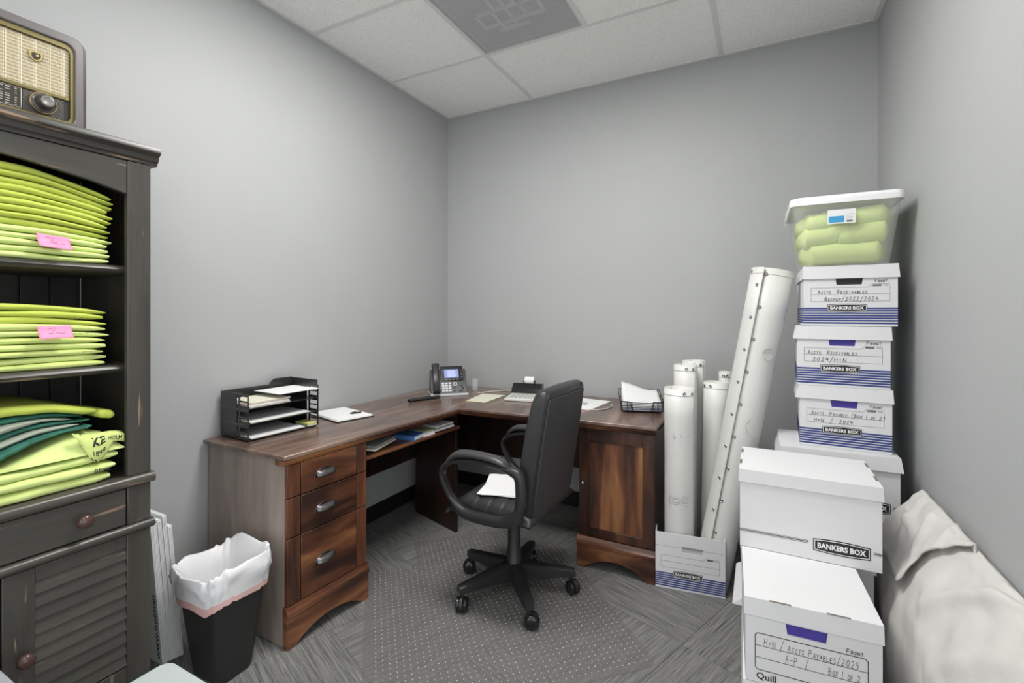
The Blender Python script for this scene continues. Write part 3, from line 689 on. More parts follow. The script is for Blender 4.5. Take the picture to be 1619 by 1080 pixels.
build(BX(.0887, gy0, gz0, .0915, gy1, gz1), 'grille_cloth', M['cloth'], ra)
th = MB(); y = gy1-.012
while y > gy0: th.box(.0916, y, gz0, .0928, y+.0016, gz1); th.box(.0916, y-.004, gz0, .0924, y-.003, gz1); y -= .030
z = gz0+.006
while z < gz1: th.box(.0929, gy0, z, .0936, gy1, z+.0010); z += .0095
build(th, 'grille_threads', M['thread'], ra)
build(BX(.0887, gy0, .094, .0975, gy1, .1045), 'gold_bar', M['gold'], ra, bevel=.002)
build(BX(.0887, gy0, .035, .0925, gy1, .0935), 'dial_panel', M['dial'], ra)
dp = MB()
for k in range(15): dp.box(.0926, gy1-.098, .037+.0037*k, .0936, gy1-.012, .0385+.0037*k)
build(dp, 'ribbed_panel', plain('radio_ribs', (.16,.15,.135), .35), ra)
dp = MB(); yb = gy1-.10
for r in range(8):
    for c in range(13):
        if (r*7+c*5) % 6 == 4: continue
        ln = (.004, .007, .010)[(r*3+c*2) % 3]
        dp.box(.0926, yb-.010-c*.0135-ln*.9, .042+r*.0062, .0931, yb-.010-c*.0135, .0436+r*.0062+(.0015 if r in (3, 7) else 0))
for zz in (.038, .091): dp.box(.0926, gy0+.004, zz, .0931, yb, zz+.0012)
dp.box(.0926, yb-.002, .038, .0931, yb, .091)
build(dp, 'dial_print', M['dialprint'], ra)
def disc(prof, y, z, x, name, mat, par=ra): return build(MB().lathe(prof, 26, rot(PI/2,(x,y,z),'Y')), name, mat, par, smooth=50)
kx = gy1-.058
kk = disc([(.029,0),(.0295,.006),(.027,.012),(.022,.014),(.0215,.017),(.0005,.017)], kx, .066, .0936, 'tuning_knob', M['radiobody'])
for pr, mt in (([(.0285,.0),(.0300,.002),(.0285,.004)], M['brass']), ([(.0205,.0),(.020,.012),(.017,.016),(.0005,.016)], plain('knob_dark',(.05,.045,.04),.25))):
    disc(pr, kx, .066, .1005 if mt is M['brass'] else .1106, 'knob_ring', mt, kk)
disc([(.0145,0),(.0145,.003),(.0115,.004),(.0105,.003),(.0005,.0025)], kx, .066, .1262, 'knob_cap', plain('knob_cap_grey', (.20,.19,.18), .35), kk)
sh = [(gy1-.072+p[0], gz1-.062+p[1]) for p in ((-.012,.026),(.012,.026),(.015,.022),(.014,.008),(.008,.0),(0,-.003),(-.008,.0),(-.014,.008),(-.015,.022))]
em = build(MB().prism(sh, .0936, .0975, axis=0), 'emblem', M['brass'], ra, bevel=.0015)
build(MB().prism([(gy1-.072+(p[0]-gy1+.072)*.62, gz1-.051+(p[1]-gz1+.051)*.62) for p in sh], .0978, .0990, axis=0), 'emblem_inset', M['dial'], em)
build(MB().lathe([(.004,0),(.0035,.003),(.0005,.004)], 12, rot(PI/2,(.0990,gy1-.072,gz1-.050),'Y')), 'emblem_stud', M['brass'], em, smooth=60)
mb = MB(); mb.tube([(.07,RY1+.0005,.03),(.07,RY1+.0005,RZ-.05)], .002, 6); build(mb, 'side_bead', M['radiorim'], ra, smooth=60)

# ------------------------------------------------------------------ storage boxes
def badge(f, cx, cz, w, h, root):
    def shape(k): return [(cx-w/2*k, cz-h*.42*k)] + [(cx-w/2*k+w*k*i/8, cz-h*(.42*k+.13*math.sin(PI*i/8))) for i in range(1,8)] + [(cx+w/2*k, cz-h*.42*k),(cx+w/2*k, cz+h*.42*k)] + [(cx+w/2*k-w*k*i/8, cz+h*(.42*k+.13*math.sin(PI*i/8))) for i in range(1,8)] + [(cx-w/2*k, cz+h*.42*k)]
    def sh(dx): 
        ww, hh = w/2-dx, h*.42-dx
        top = [(cx+ww-2*ww*i/8, cz+hh+h*.10*math.sin(PI*i/8)) for i in range(9)]
        bot = [(cx-ww+2*ww*i/8, cz-hh-h*.10*math.sin(PI*i/8)) for i in range(9)]
        return bot+top
    b = build(f.poly(MB(), sh(0), .0007), 'logo_badge', M['ink'], root)
    build(f.poly(MB(), sh(h*.07), .0009), 'badge_outline', M['white'], b)
    build(f.poly(MB(), sh(h*.12), .0011), 'badge_field', M['ink'], b)
    mb = MB(); t = text2d('BANKERS BOX', .035, 1.25); f.put(mb, t, cx-w*.42, cz-h*.20, h*.40/t[3], .0014, width=w*.84)
    build(mb, 'badge_lettering', M['white'], b)
def rule(mb, f, pts, w=.0009): f.line(mb, pts, w, .0006)
def storage_box(label, loc, rotz, w, d, h, front='plain', lid=True, hole=None, lines=None, lidh=.053, flare=(.004,.004,.004,.004), group=None, slots='none', holecol=None, sag=0, tilt=0, stripes=False, bx=None, topwrite=None):
    r = thing('file_storage_box', label, 'box', loc, rotz, group)
    if tilt: r.rotation_euler = (0, tilt, rotz)
    x0, x1, y0, y1 = -w/2, w/2, -d/2, d/2; t = .004; hb = h-.003 if lid else h
    b = MB(); b.box(x0,y1-t,0,x1,y1,hb).box(x0,y0+t,0,x0+t,y1-t,hb).box(x1-t,y0+t,0,x1,y1-t,hb).box(x0+t,y0+t,0,x1-t,y1-t,t)
    if hole:
        hx, hz0, hz1, ht, hbm = hole             # centre x, bottom z, top z, half width top, half width bottom
        for poly in ([(x0,0),(x1,0),(x1,hz0),(x0,hz0)], [(x0,hz1),(x1,hz1),(x1,hb),(x0,hb)], [(x0,hz0),(hx-hbm,hz0),(hx-ht,hz1),(x0,hz1)], [(hx+hbm,hz0),(x1,hz0),(x1,hz1),(hx+ht,hz1)]):
            b.prism(poly, y0, y0+t, axis=1)
    else: b.box(x0,y0,0,x1,y0+t,hb)
    if lid: b.box(x0+t,y0+t,hb-t,x1-t,y1-t,hb-.001)
    build(b, 'box_body', M['board'], r)
    if hole and holecol:
        build(BX(hx-ht-.006, y0+t+.0005, hz0-.004, hx+ht+.006, y0+t+.002, hz1+.004), 'handle_flap', holecol, r)
    if lid:
        fx0, fx1, fy0, fy1 = flare; g = .0025; zl = h-lidh; tt = .003
        T = [(x0-g,y0-g,h),(x1+g,y0-g,h),(x1+g,y1+g,h),(x0-g,y1+g,h)]
        B = [(x0-g-fx0,y0-g-fy0,zl),(x1+g+fx1,y0-g-fy0,zl),(x1+g+fx1,y1+g+fy1,zl),(x0-g-fx0,y1+g+fy1,zl)]
        l = MB(); l.add(T+B, [(0,1,2,3)]+[(4+i,4+(i+1)%4,(i+1)%4,i) for i in range(4)])
        lo = build(l, 'lid', M['board'], r, solid=.002)
        s = MB()
        if slots == 'front':
            for q in (.27, .70): s.box(x0+w*q-.027, y0-g-.0012, h-.0005, x0+w*q+.027, y0-g+.004, h+.0010)
        if slots == 'sides':
            for xx, sg in ((x0-g, 1), (x1+g, -1)):
                for q in (.30, .80): s.box(min(xx,xx+sg*.007)-.0006*0, y0+d*q-.025, h-.0005, max(xx,xx+sg*.007), y0+d*q+.025, h+.0012)
        if s.v: build(s, 'lid_slot', M['boardedge'], lo)
    F = Face((x0, y0, 0), (1,0,0), (0,0,1))
    if front == 'stripes' or stripes:
        st = MB(); n = 7; z = .009
        for k in range(n): F.rect(st, .0, z+k*.0098, w, z+k*.0098+.0066)
        FL = Face((x0, y1, 0), (0,-1,0), (0,0,1)); FR = Face((x1, y0, 0), (0,1,0), (0,0,1))
        for k in range(n): FL.rect(st, .0, z+k*.0098, d, z+k*.0098+.0066); FR.rect(st, .0, z+k*.0098, d, z+k*.0098+.0066)
        build(st, 'printed_stripes', M['blue'], r)
    if front == 'stripes':
        k = w/.312
        badge(F, w*.475, .0735, .134*k, .033, r)
        lf = MB(); za, zb, zm = .100, .156, .129
        rule(lf, F, [(.025,za),(w-.025,za),(w-.025,zb+.008)]); rule(lf, F, [(.025,za),(.025,zb),(w*.70,zb),(w*.74,zb+.012),(w-.025,zb+.012)]); rule(lf, F, [(.025,zm),(w-.025,zm)], .0011)
        if not lid: rule(lf, F, [(.0,.20),(w*.98,.20)])
        build(lf, 'label_frame', M['greyink'], r)
        mb = MB(); F.rect(mb, w*.745, zb+.003, w*.835, zb+.010, .0007); F.put(mb, text2d('TOP', .01), w*.855, zb+.003, .008, .0007)
        build(mb, 'printed_tag', M['greyink'], r)
    if front == 'long':
        badge(F, w*.735, .052, w*.385, .046, r)
        lf = MB()
        for zz, ww in ((.052,.0012),(.0565,.0026),(.0605,.0012)): rule(lf, F, [(0,zz),(w*.51,zz)], ww); rule(lf, F, [(w*.945,zz),(w,zz)], ww)
        build(lf, 'printed_rules', M['ink'], r)['kind'] = 'stuff'
    if front == 'ruled':
        lf = MB(); za, zb = .038, .142
        F.line(lf, [(.025,za+.006),(.025,zb-.006),(.031,zb),(w-.037,zb),(w-.031,zb-.006),(w-.031,za+.006),(w-.037,za),(.031,za),(.025,za+.006)], .0022, .0006)
        for zz in (zb-.035, zb-.069): F.line(lf, [(.025,zz),(w-.031,zz)], .0015, .0006)
        build(lf, 'label_frame', M['ink'], r)
        mb = MB(); F.put(mb, text2d('Quill', .02), .028, .008, .026, .0007); build(mb, 'printed_name', M['ink'], r)
    if lines:
        mb = MB()
        for s_, a, b_, hh, a1 in lines: F.put(mb, hand(s_, hh), a, b_, 1, .0012, width=a1-a)
        build(mb, 'handwriting', M['ink'], r)['kind'] = 'stuff'
    return r
HB = .246
hol = lambda w: (w*.0, .167, .195, .046, .042)
storage_box('white file box labelled receivables, topmost of the corner stack under the lime tote', (2.469, -.510, 1.251), 0, .312, .40, HB, 'stripes', hole=hol(.312), holecol=M['ink'], flare=(.003,.004,.004,.003), slots='front',
    lines=[('Accts  Receivables', .048, .131, .0145, .218), ('Becker/2022/2024', .073, .103, .0150, .254), ('Front', .240, .175, .010, .280)])
storage_box('white file box labelled receivables 2024, second from the top of the corner stack', (2.452, -.513, 1.003), math.radians(-2), .312, .40, HB, 'stripes', hole=hol(.312), holecol=M['flap'], flare=(.012,.003,.004,.003),
    lines=[('Accts  Receivables', .038, .131, .0145, .208), ('2024/H+N', .055, .103, .0150, .174), ('Front', .236, .175, .011, .285)])
storage_box('white file box labelled payable box 1 of 2, third in the corner stack', (2.459, -.513, .752), math.radians(-2), .308, .40, .250, 'stripes', hole=hol(.308), holecol=M['flap'], flare=(.014,.003,.004,.003),
    lines=[('Accts  Payable (Box 1 of 2)', .041, .131, .0145, .290), ('H+N  /  2024', .051, .103, .0140, .186), ('Front', .239, .175, .011, .278)])
storage_box('white file box lying sideways fourth in the corner stack, partly hidden', (2.424, -.605, .502), 0, .395, .32, .249, 'long', flare=(.016,.007,.007,.004))
storage_box('white file box low in the corner stack behind the front boxes', (2.424, -.605, .252), 0, .395, .32, .249, 'plain', stripes=True)
storage_box('white file box at the bottom of the corner stack', (2.424, -.605, .001), 0, .395, .32, .249, 'plain', stripes=True)
storage_box('large white file box with long side forward, topmost of the front stack', (2.289, -1.034, .489), 0, .402, .308, .268, 'long', flare=(.002,.002,.002,.002), slots='sides', lidh=.043)
storage_box('white file box labelled payables 2025 with blue handle, front of the stacks', (2.2635, -1.298, .246), math.radians(3.2), .322, .405, .241, 'ruled', hole=(-.010, .156, .186, .050, .046), holecol=M['flap'], flare=(.002,.001,.002,.002), slots='front', lidh=.050,
    lines=[('H+N / Accts Payables/2025', .047, .110, .0185, .274), ('A-P  /', .100, .077, .0210, .158), ('Box 1 of 2', .202, .076, .0180, .276), ('Front', .243, .147, .012, .282)])
storage_box('white file box on the floor under the box labelled payables 2025', (2.2635, -1.298, .001), math.radians(2), .322, .405, .243, 'plain')
storage_box('white file box behind the payables 2025 box, under the large white box', (2.289, -.931, .246), 0, .395, .305, .241, 'plain', stripes=True)
storage_box('white file box on the floor behind the front boxes, bent lid flap showing', (2.289, -.931, .001), 0, .395, .305, .243, 'plain', flare=(.030,.004,.004,.004), lidh=.022)
# open box with banner rolls
OB = storage_box('open white file box on the floor holding rolled banners', (1.833, -.495, .001), math.radians(7.5), .305, .40, .262, 'stripes', lid=False, hole=(.012, .178, .206, .048, .042), holecol=None)
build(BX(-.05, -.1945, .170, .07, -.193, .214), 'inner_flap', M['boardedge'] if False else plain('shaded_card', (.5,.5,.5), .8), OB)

# ------------------------------------------------------------------ lidded tote
tt = thing('storage_tote', 'clear plastic tote of lime shirts with white lid on top of the box stack', 'tote', (2.456, -.52, 1.498))
def tsec(z, k): return [(p[0], p[1], z) for p in rrect(-.150-k*.037, -.195-k*.022, .147+k*.037, .195+k*.022, .03, 5)]
build(MB().loft([tsec(.001,0), tsec(.25,.93), tsec(.262,1)], cap=False).add(tsec(.001,0), [tuple(range(24))]), 'tote_body', M['tote'], tt, smooth=40, solid=.002)
lid = MB().loft([tsec(.250,1.18), tsec(.268,1.22), tsec(.278,1.18), tsec(.282,1.02), tsec(.280,.9), tsec(.2835,.85)])
build(lid, 'tote_lid', M['lidwhite'], tt, smooth=40)
build(BX(-.205,-.08,.215,-.196,.08,.262), 'tote_handle', M['tote'], tt, bevel=.004)
Ft = Face((-.063, -.2128, .166), (1,0,0), (0,-.085,1))
st = build(Ft.rect(MB(), 0, 0, .094, .056, .003), 'sticker', M['white'], tt)
build(Ft.rect(MB(), .004, .005, .056, .030, .0035), 'sticker_panel', M['labelblue'], st)
mb = MB()
for q in range(5): Ft.put(mb, scribble(.026, .003, 10, .0007, q), .062, .010+q*.006, 1, .0036)
Ft.rect(mb, .064, .005, .084, .011, .0036); build(mb, 'sticker_print', M['greyink'], st)
def lump(x0, x1, y0, y1, zb, zt, seed, nm, lb, ang=0):
    rings = []
    for i in range(18):
        t = i/17; x = x0+(x1-x0)*t; e = min(1, 9*t, 9*(1-t)); e = max(.25, e)**.5; ring = []
        for k in range(20):
            a = 2*PI*k/20; cy = math.copysign(abs(math.cos(a))**.6, math.cos(a)); cz = math.copysign(abs(math.sin(a))**.7, math.sin(a))
            zm = (zb+zt)/2+ang*(t-.5)
            ring.append((x, (y0+y1)/2+(y1-y0)/2*cy*e+nz(x*14, a, seed)*.005+nz(x*40, a*2, seed)*.004, zm+(zt-zb)/2*cz*e*(1+.16*nz(x*9, seed, a*.4))+.006*nz(x*26+a, seed)*e))
        rings.append(ring)
    return tag(build(MB().loft(rings), nm, M['lime3'], smooth=70), lb, 'shirt')
bx, by, bz = tt.location
lump(bx-.148, bx+.146, by-.184, by+.15, bz+.004, bz+.112, 3, 'folded_shirt', 'pale lime shirt at the bottom of the clear tote', .004)
lump(bx-.158, bx+.03, by-.192, by+.15, bz+.082, bz+.186, 9, 'folded_shirt', 'pale lime shirt in the middle of the clear tote, left side', .03)
lump(bx-.04, bx+.156, by-.192, by+.15, bz+.078, bz+.188, 12, 'folded_shirt', 'pale lime shirt in the middle of the clear tote, right side', .02)
lump(bx-.164, bx+.166, by-.198, by+.15, bz+.142, bz+.240, 15, 'folded_shirt', 'pale lime shirt at the top of the clear tote', .03)

# ------------------------------------------------------------------ rolled banners
def frame_of(p, q):
    p, q = Vector(p), Vector(q); ax = (q-p).normalized()
    view = Vector((2.153,-3.042,1.3))-p; fwd = (view-ax*view.dot(ax)).normalized()
    return p, ax, fwd, fwd.cross(ax), (q-p).length
def rolled(label, p, q, r, edge=0.6, turns=1.6, lip=.004, r1=None, grom=0, side=1):
    """vinyl rolled into a spiral; edge = angle of the free edge from the viewer's side"""
    root = thing('rolled_banner', label, 'banner', p)
    p, ax, fw, sd, L = frame_of(p, q); r1 = r1 or r; N = int(34*turns)
    def pt(k, t, o=0):
        a = k/34*2*PI; rr = (r+(r1-r)*t)*(1-.05*a/(2*PI)) + (lip*(1-k/3) if k < 3 else 0) + o
        ang = edge-a*side
        return p+ax*(L*t)+(fw*math.cos(ang)+sd*math.sin(ang))*rr
    mb = MB(); rows = 8
    mb.grid(lambda u, v: tuple(pt(u*N, v)), N+1, rows)
    build(mb, 'vinyl_sheet', M['banner'], root, world=True, smooth=60, solid=.0012)
    rim = MB(); rim.tube([tuple(pt(k, 1-.028/L, .0006)) for k in range(0, 35)], .0012, 5)
    build(rim, 'hem', plain('banner_hem', (.54,.54,.52), .5), root, world=True, smooth=60)
    gm = []
    if grom:
        for g in range(grom):
            gm.append((1.1, (g+.45)/grom)); gm.append((-.45, (g+.80)/grom))
    else: gm = [(1.5, 1-.02/L)]
    gm.append((4.5, 1-.018/L))
    for k, t in gm:
        c = pt(max(k,0), t, .0012); nrm = (c-(p+ax*(L*t))).normalized()
        if k < 0:
            ang = edge+abs(k)/34*2*PI*side; nrm = fw*math.cos(ang)+sd*math.sin(ang); c = p+ax*(L*t)+nrm*(r*(1-.05)+(r1-r)*t+.0012)
        zq = Vector((0,0,1)).rotation_difference(nrm).to_matrix().to_4x4(); 
        g_ = MB(); rings = []
        for i in range(12):
            aa = 2*PI*i/12; rings.append([tuple(Matrix.Translation(c) @ zq @ Vector(((.0058+.0022*math.cos(b))*math.cos(aa), (.0058+.0022*math.cos(b))*math.sin(aa), .0018*math.sin(b)))) for b in (0,PI/2,PI,3*PI/2)])
        rings.append(rings[0]); g_.loft(rings, cap=False)
        g_.add([tuple(Matrix.Translation(c) @ zq @ Vector((.005*math.cos(2*PI*i/8), .005*math.sin(2*PI*i/8), .0004))) for i in range(8)], [tuple(range(8))])
        build(g_, 'grommet', M['steel'], root, world=True, smooth=60)
    return root, (p, ax, fw, sd, L)
def wraptext(root, fr, r, s, t0, ang0, size, mat, name='show_through_lettering', width=None):
    p, ax, fw, sd, L = fr; vs, fs, w, h = text2d(s, .03); kx = size/h if not width else width/w; ky = size/h
    pts = []
    for v in vs:
        ang = -ang0-v[0]*kx/r; hh = t0+v[1]*ky; pts.append(tuple(p+ax*hh+(fw*math.cos(ang)+sd*math.sin(ang))*(r+.0018)))
    build(MB().add(pts, fs), name, mat, root, world=True)
r1_, f1 = rolled('short white rolled banner at the front of the open box, faint lettering', (1.800,-.612,.008), (1.802,-.617,.940), .069, edge=-1.15, r1=.0715, side=-1)
wraptext(r1_, f1, .071, '(OC', .38, -.75, .050, M['ghost']); wraptext(r1_, f1, .0715, ', . . 0', .70, -.42, .058, M['ghost'])
rolled('white rolled banner with grommet just behind the front banner', (1.812,-.478,.008), (1.812,-.472,1.040), .058, edge=-.9, side=-1)
rolled('white rolled banner standing tallest at the back left of the open box', (1.868,-.357,.008), (1.838,-.35,1.052), .060, edge=-.8, side=-1)
r4_, f4 = rolled('white rolled banner standing behind the tall leaning banner', (1.940,-.452,.008), (1.955,-.43,.955), .062, edge=1.3)
for q, (t_, a_) in enumerate(((.30,-.5),(.315,-.05),(.285,-.08))):
    p, ax, fw, sd, L = f4; c = p+ax*(.42+t_*.2)+(fw*math.cos(a_)+sd*math.sin(a_))*.0705
    zq = Vector((0,0,1)).rotation_difference(fw).to_matrix().to_4x4()
    build(MB().lathe([(.008,0),(.008,.0008),(.0005,.0009)], 12, Matrix.Translation(c) @ zq), 'black_dot', M['ink'], r4_, world=True)
rolled('thin white rolled banner peeking out at the back of the open box', (1.985,-.352,.008), (1.988,-.345,1.000), .030, edge=.5)
rt_, ft_ = rolled('tall white rolled banner with rows of grommets leaning on the box stack', (1.940,-.598,.012), (2.204,-.505,1.500), .080, edge=.36, r1=.093, grom=10, lip=.010, side=-1)
wraptext(rt_, ft_, .088, '.', 1.10, .25, .055, M['ghost']); wraptext(rt_, ft_, .083, '.', .74, .15, .10, M['ghost'])

# ------------------------------------------------------------------ canvas drop cloth by the right wall
dc = thing('drop_cloth', 'crumpled beige canvas drop cloth draped over a low form by the right wall', 'cloth', (2.58, -1.4, 0))
CP = [(2.683,.655),(2.668,.668),(2.640,.652),(2.600,.590),(2.560,.515),(2.527,.43),(2.512,.33),(2.505,.20),(2.500,.09),(2.496,.004)]
def cprof(s):
    k = s*(len(CP)-1); i = min(int(k), len(CP)-2); f = k-i
    return Vector((CP[i][0]+(CP[i+1][0]-CP[i][0])*f, 0, CP[i][1]+(CP[i+1][1]-CP[i][1])*f))
RIDGE = [((.50,-1.34),(.10,-1.66),.030,.022),((.62,-1.50),(.25,-1.80),.040,.016),((.14,-.92),(.42,-1.02),.022,.012),((.10,-1.05),(.40,-1.16),.025,.014),((.05,-1.18),(.30,-1.26),.018,.010),((.30,-.90),(.36,-1.12),.02,.010),((.02,-1.52),(.20,-1.50),.018,.008)]
def ridge(s, y):
    t = 0
    for (s0,y0),(s1,y1),w_,a_ in RIDGE:
        dx, dy = s1-s0, y1-y0; L2 = dx*dx+dy*dy; k = max(0, min(1, ((s-s0)*dx+(y-y0)*dy)/L2)); ex, ey = s-s0-k*dx, y-y0-k*dy
        d = (ex*dy-ey*dx)/math.sqrt(L2); dd = math.hypot(ex, ey); t += a_*math.sin(PI*min(.999,max(.001,k)))**.5*math.exp(-(dd/w_)**2)*(1+.6*(1 if d > 0 else -1)*min(1,abs(d)/w_))
    return t
def cfn(s, y, off=0, amp=1):
    p = cprof(s); q = cprof(min(1, s+.02))-cprof(max(0, s-.02)); n = Vector((q.z, 0, -q.x)).normalized()
    if n.x > 0: n = -n
    k = min(1, s*6)*min(1,(1-s)*6)
    crease = abs(nz(y*5+s*1.5, s*4, 11))
    dsp = (.007*nz(y*3.2+s*2.2, s*2.5, 3)+.006*nz(y*7+s*4, s*5, 8)-.012*(.25-min(.25, crease))+.003*nz(y*25, s*18, 2))*amp*k+ridge(s, y)*min(1, s*8)
    end = max(0, (y+.87)/.07)           # the far end falls away
    v = p+n*(off+dsp); z = v.z*(1-.22*end*end) ; x = v.x+(2.65-v.x)*.35*end
    return (min(x, 2.6845), y+.012*nz(s*4, y*2, 5), max(.003, z))
build(MB().grid(lambda u, v: cfn(v, -.80-1.25*u), 110, 60), 'under_layer', M['canvas'], dc, world=True, smooth=180, solid=.003)
SM = .50
def hem(s): return -1.395+.215*(s/SM)+.012*math.sin(s*22)
build(MB().grid(lambda u, v: cfn(v*SM, -.795+(hem(v*SM)+.795)*u, .010+.012*u**4+.010*v**6, 1.1), 60, 40), 'upper_layer', M['canvas'], dc, world=True, smooth=180, solid=.0035)
hm = [cfn(v/30*SM, hem(v/30*SM)+.004, .020+.010*(v/30)**6, 1.1) for v in range(31)]
build(MB().tube(hm, .0040, 6), 'hem', M['canvas'], dc, world=True, smooth=180)

# ------------------------------------------------------------------ corrugated sign panels between cabinet and bin
for k in range(5):
    y = -2.079+.0145*k; t = .0125; lean = -.042-.0006*k; xf = .200-.004*((k*3) % 4); hgt = .555-.012*((k*2) % 3)-(.02 if k == 4 else 0)
    g = thing('yard_sign', ['white corrugated plastic sign nearest the cabinet, black lettering on its face', 'white corrugated plastic sign, second from the cabinet', 'white corrugated plastic sign in the middle of the leaning five', 'white corrugated plastic sign, second from the wastebasket', 'white corrugated plastic sign nearest the wastebasket'][k], 'sign', (.1, y, .001), 0, 'corrugated signs leaning by the wastebasket')
    g.rotation_euler = (math.atan2(-lean, .55), 0, 0)
    build(BX(-.085, -t/2, 0, xf-.1, t/2+.0004, hgt), 'panel', M['coro'], g)
    fl_ = MB(); z = .004
    while z < hgt-.006: fl_.box(xf-.0998, -t/2+.0018, z, xf-.0992, t/2-.0012, z+.0022); z += .0062
    o = build(fl_, 'flute', M['corodark'], g); o['kind'] = 'stuff'
    if k == 0:
        f = Face((xf-.1-.012, -t/2-.0001, .02), (0,0,1), (-1,0,0)); mb = MB(); tx = text2d('www.holman', .02); f.put(mb, tx, .0, .0, .022/tx[3], .0008, width=.25)
        mb.v = [(v[0], -t/2-.0008, v[2]) for v in mb.v]
        build(mb, 'sign_lettering', M['ink'], g)

# ------------------------------------------------------------------ wastebasket
wb = thing('wastebasket', 'black plastic wastebasket with white liner beside the desk', 'bin', (.400, -1.985, 0), math.radians(2))
def bsec(z, k, wob=0, seed=0, r=.035): 
    out = []
    for i, p in enumerate(rrect(-.088-k*.040, -.070-k*.037, .088+k*.040, .070+k*.037, r, 5)):
        w_ = 1+wob*nz(i*.9, seed*2.1, z*20); out.append((p[0]*w_, p[1]*w_, z+wob*.25*nz(i*.6, seed)))
    return out
build(MB().loft([bsec(.002,-.06), bsec(.012,0), bsec(.36,.94), bsec(.372,1), bsec(.368,.93), bsec(.03,.0)], cap=False).add(bsec(.012,-.04), [tuple(range(24))]), 'bin_body', M['bin'], wb, smooth=40)
def lsec(z, k, seed, wob=.006, drop=0, n=84):
    out = []; A, B = .088+k*.040, .070+k*.037
    for i in range(n):
        a = 2*PI*i/n; c, s_ = math.cos(a), math.sin(a); e = 2/(4.8 if k > .9 else 3.6)
        x = A*math.copysign(abs(c)**e, c); y = B*math.copysign(abs(s_)**e, s_)
        w_ = 1+wob*6*nz(c*2.2, s_*2.2, seed)+wob*7*nz(c*7, s_*7, seed*2.3)+wob*3*nz(c*16, s_*16, seed*1.5)
        zz = z+drop*(.020*math.cos(a-.9)+.010*math.cos(3*a+1.2)+.016*nz(c*4, s_*4, seed*.3)+.006*nz(c*11, s_*11, seed*.3))
        out.append((x*w_, y*w_, zz))
    return out
build(MB().loft([lsec(.290,1.10,1,.002,.8), lsec(.310,1.15,1.4,.004,.6), lsec(.335,1.22,1.9,.008,.6), lsec(.350,1.30,2.2,.011,.7), lsec(.365,1.30,2.4,.008,.8), lsec(.378,1.36,2.6,.011,.9), lsec(.392,1.36,2.9,.009,1), lsec(.404,1.32,3.1,.007,1), lsec(.409,1.24,3.2,.007,1), lsec(.400,1.12,3.4,.007,.9), lsec(.375,.72,3.9,.006,.6), lsec(.34,.58,4.6,.006,.3), lsec(.28,.36,5.4,.006), lsec(.20,.06,6.4,.006), lsec(.15,-.25,7,.006), lsec(.125,-1.6,7,.006)], cap=False), 'bin_liner', M['liner'], wb, smooth=180)
build(MB().loft([lsec(.289,1.125,1,.002,.8), lsec(.312,1.175,1.4,.004,.6)], cap=False), 'drawstring_band', M['linerpink'], wb, smooth=180)

# ------------------------------------------------------------------ chair mat
mt = thing('chair_mat', 'clear vinyl chair mat with raised dots under the office chair', 'mat', (1.2, -1.2, .0005))
bb, aa = (.72,.694), (-.694,.72)
def mp(u, v): return (u*bb[0]+v*aa[0]-1.2, u*bb[1]+v*aa[1]+1.2)
def corner(pts, r):
    P = []; n = len(pts)
    for i in range(n):
        a, b, c = Vector(pts[i-1]), Vector(pts[i]), Vector(pts[(i+1) % n]); d1 = (a-b).normalized(); d2 = (c-b).normalized(); p, q = b+d1*r, b+d2*r
        for k in range(6): t = k/5; P.append(tuple((p*(1-t)+b*t)*(1-t)+(b*(1-t)+q*t)*t))
    return P
outl = [(-.595,-2.15),(.452,-2.15),(.452,-1.20),(.22,-1.20),(.22,-.93),(-.335,-.93),(-.335,-1.20),(-.595,-1.20)]
outl = corner(outl, .045)
build(MB().prism([mp(*p) for p in outl], 0, .0028), 'mat_sheet', M['mat'], mt)
cl = MB()
def inside(u, v): return (-.575 < u < .432 and -2.13 < v < -1.215) or (-.315 < u < .20 and -1.22 < v < -.95)
u = -.60; i = 0
while u < .46:
    v = -2.14
    while v < -.93:
        if inside(u, v):
            c = mp(u, v); s_ = .0017
            cl.add([(c[0]-s_,c[1]-s_,.0028),(c[0]+s_,c[1]-s_,.0028),(c[0]+s_,c[1]+s_,.0028),(c[0]-s_,c[1]+s_,.0028),(c[0],c[1],.0042)], [(0,1,4),(1,2,4),(2,3,4),(3,0,4)])
        v += .0250
    u += .0250
o = build(cl, 'mat_cleats', M['cleat'], mt); o['kind'] = 'stuff'

